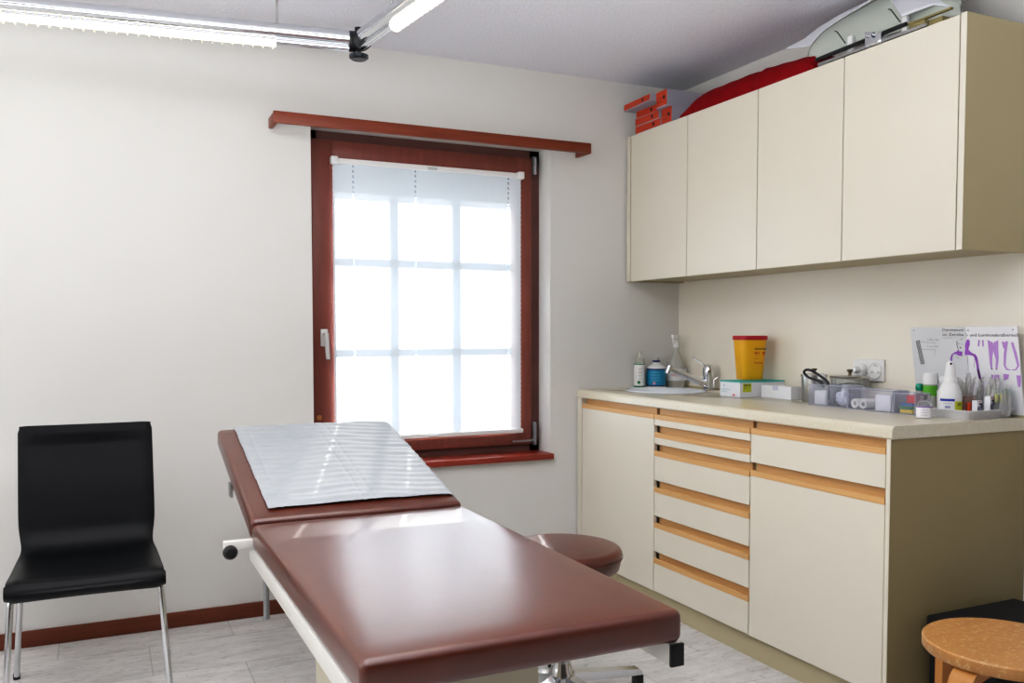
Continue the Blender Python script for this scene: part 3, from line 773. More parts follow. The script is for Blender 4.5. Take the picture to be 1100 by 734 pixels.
# steel and glass canisters
cn = thing('steel_canister', 'stainless steel canister with a knobbed lid, left behind the clear bins', 'canister', (-.115, -1.055, Z))
MB().lathe([(.0001, 0), (.046, 0), (.048, .003), (.048, .098), (.050, .1)], 40).build('body', steel_m, cn)
l_ = MB().lathe([(.051, .099), (.051, .106), (.042, .110), (.0001, .112)], 40, M=None).build('lid', steel_m, cn)
MB().lathe([(.006, .110), (.006, .120), (.011, .124), (.011, .130), (.0001, .131)], 20).build('knob', mat('dark_steel', '6E6250', .3, .8), l_)
cn2 = thing('glass_canister', 'clear glass canister with a flat steel lid beneath the wall socket', 'canister', (-.108, -1.232, Z))
MB().lathe([(.0001, 0), (.064, 0), (.068, .004), (.068, .100)], 40).build('body', clear_m, cn2)
MB().lathe([(.0001, .004), (.060, .004), (.062, .05), (.045, .075), (.0001, .085)], 20).build('cotton_filling', mat('cotton', 'E4E2DE', .9, bump=(60, .6)), cn2)
l_ = MB().lathe([(.072, .100), (.074, .103), (.070, .108), (.0001, .110)], 40).build('lid', steel_m, cn2)
MB().lathe([(.006, .108), (.006, .122), (.011, .126), (.011, .133), (.0001, .134)], 20).build('knob', MATS['dark_steel'], l_)
gj = thing('glass_jar', 'small glass jar with white cap between the two canisters', 'jar', (-.150, -1.132, Z))
MB().lathe([(.0001, 0), (.022, 0), (.024, .003), (.024, .085), (.014, .094), (.0001, .094)], 28).build('body', clear_m, gj)
MB().lathe([(.015, .092), (.015, .112), (.0001, .113)], 24).build('cap', white_p, gj)

# clear bins in a row with contents
def bin_(y0, y1, h, label, d=.072):
    t = thing('acrylic_bin', label, 'storage bin', (-.262, (y0 + y1) / 2, Z), 0)
    w = (y0 - y1); tt = .0022
    mb = MB()
    mb.bb(0, d, -w / 2, w / 2, 0, tt); mb.bb(0, tt, -w / 2, w / 2, tt, h); mb.bb(d - tt, d, -w / 2, w / 2, tt, h)
    mb.bb(tt, d - tt, -w / 2, -w / 2 + tt, tt, h); mb.bb(tt, d - tt, w / 2 - tt, w / 2, tt, h)
    mb.build('tray', acryl_m, t)
    em = clearmat('acrylic_edge', 'E2E4EE', .35, .1, 'E6E8F2')
    mb = MB()
    for yy in (-w / 2, w / 2): mb.box((0, yy, h / 2), (.003, .003, h))
    mb.box((0, 0, h), (.003, w, .003)); mb.box((d, 0, h), (.003, w, .003)); mb.box((0, 0, .0015), (.003, w, .003))
    for yy in (-w / 2, w / 2): mb.box((d / 2, yy, h), (d, .003, .003))
    mb.build('rim', em, t)
    return t
bin_(-1.183, -1.272, .078, 'clear acrylic bin holding a white packet, leftmost of the row')
bin_(-1.276, -1.369, .078, 'clear acrylic bin with crumpled bluish wrappers, second from the left')
bin_(-1.373, -1.570, .074, 'widest clear acrylic bin, holding two white gauze rolls')
bin_(-1.575, -1.660, .070, 'clear acrylic bin holding colourful packets beside the glass vial')
tag(MB().bb(-.022, .022, -.028, .028, 0, .052, .004).build('white_packet', white_card, None, (-.226, -1.222, Z + .003)), 'white packet inside the leftmost clear bin', 'packet')
def crumple(n, sx, sy, sz, seed, m, name, loc):
    rnd = random.Random(seed); bm = bmesh.new(); bmesh.ops.create_icosphere(bm, subdivisions=3, radius=1)
    for v in bm.verts:
        k = .75 + .25 * rnd.random(); v.co = Vector((v.co.x * sx * k, v.co.y * sy * k, max(0, (v.co.z + 1) * sz * .5 * k)))
    return MB().add(bm, smooth=False).build(name, m, None, loc)
tag(crumple(3, .030, .036, .065, 3, mat('bluish_wrap', 'A9B4CC', .3, noise=(60, 'E6E8F2', .15)), 'crumpled_wrapper', (-.227, -1.322, Z + .003)), 'crumpled bluish wrapper inside the second clear bin', 'wrapper')
for i, (y, lb) in enumerate(((-1.398, 'white gauze roll on the left in the widest clear bin'), (-1.435, 'white gauze roll on the right in the widest clear bin'))):
    t = thing('gauze_roll', lb, 'gauze roll', (-.226, y, Z + .0205), 0, 'gauze rolls in the clear bin')
    M = Matrix.Rotation(PI / 2, 4, 'Y')
    MB().lathe([(.008, -.029), (.016, -.031), (.0175, -.028), (.0175, .028), (.016, .031), (.008, .029), (.008, -.029)], 24, M=M, cap=False).build('roll', mat('gauze', 'EDEDEA', .85, bump=(200, .4)), t)
    MB().lathe([(.0078, -.028), (.0078, .028)], 16, M=M).build('core', mat('roll_core', 'A3A29C', .8), t)
tag(MB().bb(-.026, .026, -.033, .033, 0, .055, .002).build('small_white_box', white_card, None, (-.228, -1.520, Z + .003)), 'small white box at the right end of the widest clear bin', 'box')
for (y, z, m, sz, lb) in ((-1.615, .003, mat('yellow_pack', 'E2C21E', .4), (.05, .05, .012), 'yellow packet at the bottom of the right clear bin'),
                          (-1.611, .0155, green_m, (.05, .05, .012), 'green packet stacked on the yellow one in the right clear bin'),
                          (-1.615, .028, mat('blue_pack', '2458A0', .4), (.048, .046, .008), 'blue packet on top of the green one in the right clear bin')):
    tag(MB().box((0, 0, sz[2] / 2), sz, .002).build('flat_packet', m, None, (-.228, y, Z + z)), lb, 'packet', 'colourful packets in the clear bin')
tag(MB().box((0, 0, .014), (.045, .040, .026), .002).build('red_packet', mat('red_pack', 'C8222E', .4), None, (-.225, -1.630, Z + .0365), (0, 0, .2)), 'bright red packet on top of the pile in the right clear bin', 'packet')

# stethoscope style black loop arching out of the first bin
pts = []
for i in range(41):
    t = i / 40; a = PI * (t)
    pts.append((-.235 + .045 * math.sin(a) * 0.6 * math.cos(a * 2), -1.215 - .135 * t + .05 * math.sin(a) * (1 - t), Z + .055 + .055 * math.sin(a) ** .7))
loop = [(-.245, -1.262, .925), (-.245, -1.262, .975), (-.243, -1.252, .992), (-.24, -1.215, 1.010), (-.24, -1.175, 1.027), (-.24, -1.145, 1.031), (-.236, -1.127, 1.020), (-.225, -1.138, 1.002), (-.22, -1.172, .992), (-.218, -1.198, .984), (-.216, -1.208, .965)]
lp = [Vector(p) for p in loop]; sm = []
for i in range(len(lp) - 1):
    p0, p1, p2, p3 = lp[max(i - 1, 0)], lp[i], lp[i + 1], lp[min(i + 2, len(lp) - 1)]
    for j in range(6):
        t = j / 6; sm.append(.5 * ((2 * p1) + (-p0 + p2) * t + (2 * p0 - 5 * p1 + 4 * p2 - p3) * t * t + (-p0 + 3 * p1 - 3 * p2 + p3) * t ** 3))
sm.append(lp[-1])
tag(MB().tube(sm, .0048, 12).build('rubber_tubing', mat('dark_blue_rubber', '20222E', .45), None), 'dark looped rubber tubing arching out of the leftmost clear bins', 'tubing')

# glass vial in front
v = thing('glass_vial', 'small clear glass vial with a white label standing in front of the tray', 'vial', (-.315, -1.738, Z))
MB().lathe([(.0001, 0), (.0225, 0), (.0235, .002), (.0235, .043), (.020, .050), (.0095, .056), (.009, .066), (.0001, .066)], 28).build('body', clear_m, v)
label_band(v, .0238, .003, .036, mat('vial_label', 'ECEAEE', .6)); label_band(v, .0241, .035, .038, mat('violet_band_print', '7A4FA0', .5), 'purple_band')
MB().lathe([(.011, .062), (.011, .073), (.009, .075), (.0001, .075)], 20).build('cap', mat('vial_cap_metal', '8E8A90', .3, .8), v)
for i in range(3): cyl_text(v, 'oooooo', .007, .0241, .026 - i * .008, VIEW - 10, grey_ink)

# tray
ty = thing('white_tray', 'shallow white plastic tray at the near end of the worktop', 'tray', (-.137, -1.757, Z))
def rr_(hx, hy, r, n=6):
    pts = []
    for qx, qy, a0 in ((1, 1, 0), (-1, 1, 90), (-1, -1, 180), (1, -1, 270)):
        for i in range(n + 1):
            a = math.radians(a0 + 90 * i / n); pts.append((qx * (hx - r) + r * math.cos(a), qy * (hy - r) + r * math.sin(a)))
    return pts
rings = [(rr_(.101, .078, .02), 0), (rr_(.110, .087, .022), .022), (rr_(.114, .091, .022), .0255), (rr_(.114, .091, .022), .0285), (rr_(.109, .086, .022), .0285), (rr_(.100, .077, .02), .005)]
vs = []; fs = []; n = len(rings[0][0])
for p_, z in rings: vs += [(x, y, z) for x, y in p_]
for i in range(len(rings) - 1):
    for k in range(n):
        k2 = (k + 1) % n; fs.append([i * n + k, i * n + k2, (i + 1) * n + k2, (i + 1) * n + k])
fs.append(list(range(n))[::-1]); fs.append([(len(rings) - 1) * n + k for k in range(n)])
tyo = MB().raw(vs, fs).build('shell', mat('tray_plastic', 'D6D6DA', .35), ty, sharp=40)
TZ = Z + .0055

sb = thing('white_spray_bottle', 'white pump spray bottle with blue lettering standing in the tray', 'bottle', (-.190, -1.731, TZ))
MB().lathe([(.0001, 0), (.035, 0), (.0365, .004), (.0365, .062), (.034, .078), (.026, .097), (.019, .108), (.0001, .108)], 32).build('body', white_p, sb)
MB().lathe([(.0205, .106), (.0215, .110), (.0205, .116), (.018, .120), (.0155, .146), (.013, .168), (.009, .174), (.0001, .175)], 28).build('spray_cap', white_p, sb)
MB().lathe([(.0001, -.003), (.0035, -.003), (.0035, .003), (.0001, .003)], 12, M=Matrix.Translation((-.0085, -.0085, .166)) @ Matrix.Rotation(math.radians(-135), 4, 'Z') @ Matrix.Rotation(PI / 2, 4, 'Y')).build('nozzle', black_m, sb)
label_band(sb, .0369, .046, .054, mat('blue_print', '2B3FA0', .5), 'blue_band', a0=VIEW - 62, a1=VIEW + 10)
cyl_text(sb, 'oooooo', .008, .0370, .037, VIEW - 22, grey_ink); cyl_text(sb, 'oo', .015, .0370, .024, VIEW - 22, MATS['blue_print'], bold=.0004)
label_band(sb, .0369, .006, .018, mat('pale_blue_print', '8C9CCB', .5), 'pale_blue_band', a0=VIEW - 62, a1=VIEW + 5)
label_band(sb, .0372, .014, .046, yellabel_m, 'yellow_sticker', a0=VIEW + 12, a1=VIEW + 62); cyl_text(sb, '202', .012, .0376, .032, VIEW + 36, mat('dark_green_ink', '4E5A10', .6), bold=.0004)

gb = thing('green_label_bottle', 'tilted white bottle with a bright green label behind the white spray bottle', 'bottle', (-.125, -1.603, Z))
MB().lathe([(.0001, 0), (.021, 0), (.0225, .003), (.0225, .090), (.020, .096), (.0001, .096)], 28).build('body', translucent_w, gb)
label_band(gb, .0229, .058, .092, lgreen_m)
MB().lathe([(.0235, .096), (.0245, .10), (.0245, .128), (.022, .134), (.0001, .135)], 28).build('cap', white_p, gb)
tb = thing('small_clear_bottle', 'small clear bottle with a teal cap behind the glass vial', 'bottle', (-.140, -1.572, Z))
MB().lathe([(.0001, 0), (.0175, 0), (.0185, .003), (.0185, .062), (.009, .074), (.0001, .074)], 24).build('body', translucent_w, tb)
MB().lathe([(.0001, .070), (.0095, .072), (.0125, .080), (.0125, .090), (.009, .097), (.0001, .098)], 20).build('cap', tealcap_m, tb)
wj = thing('white_beaker', 'small white plastic beaker between the green bottle and the white spray bottle', 'beaker', (-.095, -1.637, Z))
MB().lathe([(.0001, 0), (.024, 0), (.029, .075), (.030, .078), (.0275, .078), (.023, .004), (.0001, .004)], 28).build('cup', white_p, wj)
tb2 = crumple(3, .026, .028, .05, 11, mat('white_tissue', 'E8E9EC', .8), 'crumpled_tissue', (-.095, -1.637, Z + .079)); tag(tb2, 'crumpled white tissue sitting on the white beaker', 'tissue')

# clear cup with thin applicators
cp = thing('clear_cup', 'clear plastic cup of wrapped applicators in the middle of the tray', 'cup', (-.125, -1.742, TZ))
MB().lathe([(.0001, 0), (.022, 0), (.027, .060), (.0285, .061), (.026, .058), (.021, .003), (.0001, .003)], 28).build('cup', clearmat('pinkish_clear', 'F4E6E0', .2, .1, 'E6CFC4'), cp)
MB().lathe([(.0001, .004), (.0195, .004), (.0225, .04), (.0001, .04)], 20).build('orange_cap_filling', mat('orange_plastic', 'D8783C', .5), cp)
rnd = random.Random(5)
for i in range(14):
    a = rnd.random() * 2 * PI; r0 = .004 + .012 * rnd.random(); lean = .016
    t = MB()
    p0 = (math.cos(a) * r0, math.sin(a) * r0, .041); h = .10 + .025 * rnd.random()
    p1 = (math.cos(a) * (r0 + lean), math.sin(a) * (r0 + lean), h)
    t.tube([p0, p1], .0016 + .0008 * (i % 2), 8)
    o = t.build('wrapped_applicator', [wrap_m, translucent_w, mat('grey_stick', 'A9A6A0', .5)][i % 3], None, (-.125, -1.742, TZ))
    tag(o, 'thin wrapped applicator standing in the clear cup', 'applicator', 'wrapped applicators in the clear cup')
tag(MB().lathe([(.0001, 0), (.006, 0), (.006, .042), (.0001, .043)], 16).build('orange_tube', mat('red_orange_plastic', 'D24A20', .45), None, (-.150, -1.772, TZ)), 'short red-orange tube right of the white spray bottle', 'tube')
# syringe packs leaning behind
for i, (x, y, h, tilt) in enumerate(((-.07, -1.712, .125, -.1), (-.068, -1.742, .115, .05), (-.066, -1.768, .125, .1), (-.062, -1.797, .115, -.05), (-.095, -1.715, .10, .1), (-.10, -1.700, .11, -.05))):
    t = thing('syringe_pack', ['upright wrapped syringe behind the clear cup', 'wrapped syringe just right of the clear cup', 'tallest wrapped syringe against the poster', 'wrapped syringe behind the medicine cartons', 'tilted wrapped syringe close to the cup', 'leftmost wrapped syringe leaning towards the green bottle'][i], 'syringe', (x, y, TZ + .004), 0, 'wrapped syringes in the tray', rot=(tilt, -.04, .3 * i))
    MB().lathe([(.0001, 0), (.0075, 0), (.0075, h * .7), (.003, h * .74), (.003, h * .95), (.0001, h * .95)], 14).build('syringe', translucent_w, t)
    MB().grid(lambda u, v: (-.014 + .028 * u, -.009 + .002 * math.sin(u * 17 + v * 11), h * 1.02 * v), 6, 10).build('wrapper', wrap_m, t, fix=False)
# two cartons
for i, (x, y, w, h, rz, lb) in enumerate(((-.150, -1.800, .030, .050, .15, 'small white medicine carton with dark print, the shorter one in the tray'), (-.118, -1.818, .034, .064, .3, 'taller white medicine carton with red print on top, right of the shorter one'))):
    t = thing('medicine_carton', lb, 'carton', (x, y, TZ), rz)
    MB().bb(-w / 2, w / 2, -.009, .009, 0, h, .001, 1).build('carton', white_card, t)
    mb = MB(); mb.bb(-w * .12, w * .2, -.0096, -.0092, h * .72, h * .84)
    mb.bb(w * .26, w * .44, -.0096, -.0092, h * .55, h * .8); mb.bb(-w * .44, -w * .22, -.0096, -.0092, h * .35, h * .6); mb.build('dark_print', ink_m, t)
    mb = MB(); text_into(mb, '~~~~', .012, frame((-w * .4, -.0097, h * .86), (1, 0, 0), (0, 0, 1)), bold=.0006) if i else mb.bb(-w * .4, w * .1, -.0096, -.0092, h * .9, h * .95)
    mb.build('red_lettering', mat('red_print', 'C83448', .5), t)
    mb = MB()
    for q in range(4): mb.bb(-w * .1 + q * .004, -w * .1 + q * .004 + .002, -.0096, -.0092, h * .1, h * .65)
    mb.build('barcode_print', mat('slate_print', '66709A', .5), t)
# yellow ampoules
for i, (x, y) in enumerate(((-.094, -1.826), (-.082, -1.834), (-.072, -1.838))):
    t = thing('yellow_ampoule', ['yellowish ampoule next to the medicine cartons', 'middle yellowish ampoule of the wrapped group', 'rightmost yellowish ampoule with a yellow cap'][i], 'ampoule', (x, y, TZ), 0, 'wrapped yellowish ampoules')
    MB().lathe([(.0001, 0), (.0058, 0), (.0062, .002), (.0062, .070), (.003, .080), (.003, .092), (.0001, .094)], 16).build('glass', clear_m, t)
    MB().lathe([(.0001, .002), (.0054, .002), (.0054, .014), (.0001, .014)], 14).build('amber_base', amber_m, t)
    MB().lathe([(.0001, .045), (.0056, .045), (.0056, .068), (.0001, .072)], 14).build('yellow_band', mat('pale_yellow', 'DAD67A', .5), t)
MB_w = MB().grid(lambda u, v: (-.032 + .044 * u, -.009 + .0025 * math.sin(u * 15 + v * 6) - .004 * u, .10 * v), 12, 10)
o = MB_w.build('cellophane_wrap', wrap_m, None, (-.072, -1.838, TZ), fix=False); tag(o, 'crinkled clear cellophane around the yellowish ampoules', 'wrapping')
vt = thing('teal_cap_vial', 'small vial with a teal cap and purple-red label at the right end of the tray', 'vial', (-.045, -1.822, TZ))
MB().lathe([(.0001, 0), (.014, 0), (.015, .002), (.015, .060), (.009, .068), (.0001, .068)], 20).build('body', clear_m, vt)
label_band(vt, .0153, .004, .017, dpurple_m, 'purple_label', a0=VIEW - 20, a1=VIEW + 80); label_band(vt, .0153, .004, .017, mat('crimson_print', 'B41E3C', .5), 'red_label', a0=VIEW - 80, a1=VIEW - 20)
label_band(vt, .0153, .030, .045, mat('pale_print', 'C8C6CE', .5)); label_band(vt, .0155, .034, .040, ink_m, 'dark_print', a0=VIEW - 60, a1=VIEW + 40)
MB().lathe([(.011, .066), (.0115, .070), (.0115, .084), (.0001, .085)], 20).build('cap', tealcap_m, vt)

# wall socket with adaptor plug
so = thing('wall_socket', 'white double wall socket above the glass canister', 'socket', (-.0065, -1.235, 1.028))
Ms = frame((0, 0, 0), (0, -1, 0), (0, 0, 1))
MB().box((0, 0, .005), (.146, .084, .010), .004, 3, M=Ms).build('cover_plate', white_p, so)
mb = MB(); mb.lathe([(.031, .0102), (.031, .014), (.028, .014), (.026, .0105)], 36, M=Ms @ Matrix.Translation((.034, 0, 0)), cap=False); mb.build('socket_ring', white_p, so)
mb = MB()
for a in range(3):
    for dx, dy in ((-.006, 0), (.006, 0), (0, .005)):
        ca = math.radians(a * 120 + 90); px, py = .034 + .017 * math.cos(ca) + dx, .017 * math.sin(ca) + dy
        mb.lathe([(.0001, .0103), (.0022, .0104), (.0001, .0108)], 10, M=Ms @ Matrix.Translation((px, py, 0)))
mb.build('pin_holes', ink_m, so)
pg = thing('adaptor_plug', 'round white plug inserted in the left half of the wall socket', 'plug', (-.0175, -1.205, 1.030))
mb = MB(); mb.lathe([(.026, 0), (.026, .012), (.022, .018), (.012, .020), (.012, .040), (.010, .044), (.0001, .044)], 28, M=Ms); mb.build('body', white_p, pg)

# anatomical chart leaning on the wall
W_ = .405
def pc(zx, zy):   # print coordinates on the chart card -> (u right, v up from the counter), metres
    t = (zx - .122 * (zy - 50) - 25) / 1020
    return (W_ * t * (1 + .07 * (1 - t)), .294 - (zy - 50) / 8.8 / 316)
pm = thing('anatomy_chart', 'white folding anatomy chart with purple body figures leaning on the wall', 'chart', (-.0105, -1.459, Z))
PT = frame((0, 0, 0), (0, -1, 0), (-.047, 0, .290))    # leaning: bottom 4.5 cm forward
fold = pc(556, 0)[0]
MB().bb(0, fold - .0006, 0, .294, -.0025, 0, M=PT).build('left_leaf', paper_m, pm)
MB().bb(fold + .0006, W_, 0, .296, -.0022, .0004, M=PT).build('right_leaf', paper2_m, pm)
def flat(polys, m, name, e=.0012):
    mb = MB()
    for pl in polys:
        vs = [(*pc(*p), e) for p in pl]
        mb.raw(vs, [list(range(len(vs)))], 0, False, M=PT)
    return mb.build(name, m, pm, fix=False)
def strip(pts, w, closed=False):
    """polyline with widths -> polygon in print coordinates"""
    L, R_ = [], []
    ww = w if isinstance(w, list) else [w] * len(pts)
    for i, p in enumerate(pts):
        a = pts[max(i - 1, 0)]; b = pts[min(i + 1, len(pts) - 1)]
        dx, dy = b[0] - a[0], b[1] - a[1]; l = math.hypot(dx, dy) or 1
        L.append((p[0] - dy / l * ww[i] / 2, p[1] + dx / l * ww[i] / 2)); R_.append((p[0] + dy / l * ww[i] / 2, p[1] - dx / l * ww[i] / 2))
    return L + R_[::-1]
mb = MB()
def pt_(s, zx, zy, cap, width=None):
    u, v = pc(zx, zy); tmp = MB(); text_into(tmp, s, cap / 8.8 / 316 / .70, Matrix.Identity(4))
    k = 1
    if width: xs = [q[0] for q in tmp.v]; k = (width / 1020 * W_) / (max(xs) - min(xs))
    mb.raw([(u + q[0] * k, v + q[1], .0013) for q in tmp.v], tmp.f, 0, False, M=PT)
pt_('Dermatom', 345, 88, 28, 205); pt_('e', 585, 88, 28)
pt_('im Zervika', 350, 133, 28, 205); pt_('l- und Lumbosakralbereich', 575, 137, 28, 470)
mb.build('title_lettering', ink_m, pm, fix=False)
mb = MB(); pt_('C Dex. Btd', 200, 180, 20, 120); pt_('C ooo 1950', 200, 245, 16, 115); mb.build('small_lettering', grey_ink, pm, fix=False)
flat([strip([(115, 190), (290, 205)], 3), strip([(150, 268), (290, 268)], 3), strip([(355, 155), (440, 152)], 3), strip([(280, 268), (280, 330)], 2)], grey_ink, 'rule_lines')
# spine drawing: three dotted curves
dots = []
for off in (0, 14, 28):
    for i in range(16):
        t = i / 15; x = 92 + off + 62 * t ** 1.3 + 4 * math.sin(t * 5); y = 190 + 225 * t - off * .3; s = 6
        dots.append([(x - s, y - s * .6), (x + s * .4, y - s), (x + s, y + s * .5), (x - s * .5, y + s)])
flat(dots, ink_m, 'spine_drawing')
flat([[(575, 190), (585, 168), (600, 165), (612, 180), (614, 215), (606, 240), (602, 262), (625, 285), (660, 305), (680, 330), (672, 335), (640, 318), (600, 312), (570, 315), (568, 285), (572, 255), (568, 220)],
      strip([(655, 305), (675, 335), (690, 390), (700, 450)], [20, 28, 22, 22]),
      [(503, 255), (515, 280), (545, 282), (545, 325), (510, 322), (480, 305), (455, 315), (448, 350), (448, 405), (432, 410), (432, 350), (440, 315), (470, 290), (495, 280)]], purple_m, 'body_figure_print')
flat([strip([(697, 440), (712, 500), (732, 570)], [22, 22, 20])], dpurple_m, 'hand_print')
flat([strip([(492, 180), (490, 215), (500, 250)], 5), [(505, 205), (513, 205), (513, 213), (505, 213)], [(535, 207), (541, 207), (541, 213), (535, 213)], [(518, 240), (535, 238), (530, 250), (520, 250)],
      strip([(520, 165), (545, 160)], 3), strip([(490, 340), (520, 345)], 2), strip([(598, 330), (600, 400)], 2), strip([(665, 350), (660, 430)], 2)], ink_m, 'face_outline_print')
flat([[(778, 168), (830, 195), (838, 260), (828, 330), (832, 430), (815, 430), (800, 330), (790, 250)],
      [(878, 168), (835, 195), (832, 240), (845, 300), (862, 350), (862, 430), (880, 430), (888, 340), (880, 250)],
      strip([(700, 170), (695, 230)], 16), strip([(735, 170), (740, 230)], 16)], lilac_m, 'leg_figures_print')
flat([strip([(955, 180), (945, 300), (945, 400), (965, 435), (1000, 440)], [26, 24, 18, 14, 8]), strip([(1005, 190), (1040, 290), (1070, 400), (1050, 435), (1010, 440)], [22, 24, 20, 14, 8]),
      [(910, 180), (940, 190), (938, 250), (925, 240)], [(935, 478), (990, 480), (985, 520), (945, 540)], [(1055, 485), (1098, 485), (1098, 590), (1075, 590)], [(820, 490), (900, 490), (900, 540), (840, 540)]], lilac_m, 'arm_figures_print')
flat([[(820, 432), (836, 432), (836, 442), (820, 442)], [(865, 432), (880, 432), (880, 442), (865, 442)]], dpurple_m, 'feet_print')
flat([[(700, 165), (740, 165), (742, 180), (698, 180)]], ink_m, 'small_heading_print') if False else None
for (x, y) in ((62, 78), (1007, 75)):
    u, v_ = pc(x, y); MB().lathe([(.0001, 0), (.0022, 0), (.0022, .0012), (.0001, .0014)], 10, M=PT @ Matrix.Translation((u, v_, .0005))).build('eyelet', mat('brass_eyelet', 'A09468', .4, .6), pm)

# ================================================================== ON TOP OF THE WALL CABINETS
TZ2 = 2.128
def obox(x0, y0, y1, z0, z1, depth, label, tilt=0, grp='orange-ended cartons on the wall cabinet'):
    t = thing('glove_carton', label, 'carton', (x0 + depth / 2, (y0 + y1) / 2, z0), tilt, grp)
    hw, hh, d2 = abs(y1 - y0) / 2, z1 - z0, depth / 2
    MB().bb(-d2 + .0015, d2, -hw, hw, 0, hh, .0008, 1).build('carton', mat('grey_card', 'A9A8B4', .6), t)
    MB().bb(-d2, -d2 + .0015, -hw + .001, hw - .001, .004, hh - .001).build('orange_end', orange_m, t)
    mb = MB(); Mx = frame((-d2 - .0006, 0, 0), (0, -1, 0), (0, 0, 1))
    n = 10; r = min(hh * .3, .009)
    mb.raw([(hw * .45 + r * math.cos(2 * PI * k / n), hh * .55 + r * math.sin(2 * PI * k / n), 0) for k in range(n)], [list(range(n))], 0, False, M=Mx)
    mb.build('black_dot_print', black_m, t, fix=False)
    mb = MB(); s = min(hh * .5, .022)
    text_into(mb, '~~~', s, Mx @ Matrix.Translation((-hw * .8, hh * .5, 0)))
    if hh > .05:
        text_into(mb, 'oooooo', s * .5, Mx @ Matrix.Translation((-hw * .8, hh * .28, 0)))
    mb.build('lettering', mat('dark_red_ink', '7C1E0C', .6), t, fix=False)
    return t
XB = -.318
obox(XB, -.068, -.277, TZ2, TZ2 + .037, .12, 'flat orange-ended carton at the bottom of the left stack')
obox(XB, -.066, -.262, TZ2 + .0375, TZ2 + .075, .12, 'flat orange-ended carton second from the bottom of the left stack')
obox(XB + .006, -.068, -.235, TZ2 + .0755, TZ2 + .110, .12, 'shadowed flat orange-ended carton third up in the left stack', .03)
obox(-.372, -.045, -.278, TZ2 + .1105, TZ2 + .142, .16, 'orange-ended carton jutting out on top of the left stack', -.04)
obox(XB, -.284, -.364, TZ2, TZ2 + .072, .20, 'upright orange-ended carton at the bottom of the right pair')
obox(-.345, -.281, -.364, TZ2 + .0725, TZ2 + .145, .24, 'upright orange-ended carton on top of the right pair')

# red cushion (soft wedge)
def red_fn():
    mb = MB(); ny, nx = 60, 14; top = []; vs = []; fs = []
    y0, y1 = -.425, -1.240; x0, x1 = -.318, -.04
    for i in range(ny + 1):
        t = i / ny; y = y0 + (y1 - y0) * t
        e = min(1, (t / .20)) ; e = math.sin(e * PI / 2) ** .8 if e > 0 else 0
        h = (.02 + .075 * e) if t < .62 else (.095 - (t - .62) * .07)
        if t > .96: h *= max(.25, 1 - ((t - .96) / .04) ** 2)
        if t < .62: h -= .008 * math.exp(-((t - .60) / .02) ** 2)
        for k in range(nx + 1):
            u = k / nx; x = x0 + (x1 - x0) * u
            edge = 1 - (2 * u - 1) ** 6 * .55
            vs.append((x, y, h * edge + .001 * math.sin(y * 60 + u * 9)))
        for k in range(nx + 1): vs.append((x0 + (x1 - x0) * k / nx, y, 0))
    n = 2 * (nx + 1)
    for i in range(ny):
        for k in range(nx): 
            a = i * n + k; fs.append([a, a + 1, a + n + 1, a + n])
            a = i * n + nx + 1 + k; fs.append([a + 1, a, a + n, a + n + 1])
        a = i * n; fs.append([a, a + n, a + n + nx + 1, a + nx + 1]); a = i * n + nx; fs.append([a, a + nx + 1, a + n + nx + 1, a + n])
    for i in (0, ny):
        fs.append([i * n + k for k in range(nx + 1)] + [i * n + nx + 1 + k for k in range(nx, -1, -1)])
    return mb.raw(vs, fs)
rc = red_fn().build('cushion', red_m, None, (0, 0, TZ2), sharp=50)
tag(rc, 'long soft red cushion lying on the wall cabinets between the cartons and the scale', 'cushion')

# infant scale: tilted shell on a metal frame, white sheet on it
sc_ = thing('infant_scale', 'white infant scale with a curved tray on a metal frame on the wall cabinet', 'scale', (-.19, -1.52, TZ2))
def lerp_poly(P, t):
    n = len(P) - 1; q = min(max(t, 0) * n, n - 1e-6); i = int(q); f = q - i
    p0, p1, p2, p3 = (Vector(P[j]) for j in (max(i - 1, 0), i, i + 1, min(i + 2, n)))
    return .5 * ((2 * p1) + (-p0 + p2) * f + (2 * p0 - 5 * p1 + 4 * p2 - p3) * f * f + (-p0 + 3 * p1 - 3 * p2 + p3) * f ** 3)
# tray edge (upper, rear) and lower front edge, room coordinates
TOP_E = [(-.275, -1.165, 2.200), (-.27, -1.18, 2.236), (-.235, -1.205, 2.284), (-.21, -1.270, 2.314), (-.19, -1.34, 2.333), (-.18, -1.42, 2.345), (-.18, -1.52, 2.340), (-.19, -1.62, 2.315), (-.20, -1.70, 2.270), (-.22, -1.77, 2.205)]
LOW_E = [(-.275, -1.167, 2.196), (-.285, -1.20, 2.178), (-.288, -1.27, 2.172), (-.288, -1.35, 2.168), (-.285, -1.43, 2.166), (-.28, -1.50, 2.166), (-.275, -1.58, 2.164), (-.27, -1.66, 2.160), (-.26, -1.73, 2.158), (-.24, -1.78, 2.160)]
OFF = Vector((-.19, -1.52, TZ2))
def shell(u, v):
    a = lerp_poly(LOW_E, u); b_ = lerp_poly(TOP_E, u); p = a.lerp(b_, v)
    k = math.sin(PI * v) * min(1, (b_ - a).length / .15)
    p.x -= .022 * k; p.z += .010 * k
    return tuple(p - OFF)
mb = MB(); mb.grid(shell, 60, 18); o = mb.build('tray_shell', mat('shell_plastic', 'B8BEB6', .35), sc_, fix=False, sharp=180)
md = o.modifiers.new('s', 'SOLIDIFY'); md.thickness = .004
MB().tube([Vector(shell(u / 40, 1)) for u in range(0, 41)], .0025, 8).build('rim', mat('dark_rim', '6E7264', .5), sc_)
mb = MB(); mb.tube([(-.125, .27, .030), (-.125, -.12, .036)], .007, 10); mb.build('black_rail', black_m, sc_)
mb = MB(); mb.bb(-.13, -.115, -.20, .26, .004, .014); mb.bb(-.10, -.09, -.22, .27, .004, .02); mb.build('base_rail', steel_m, sc_)
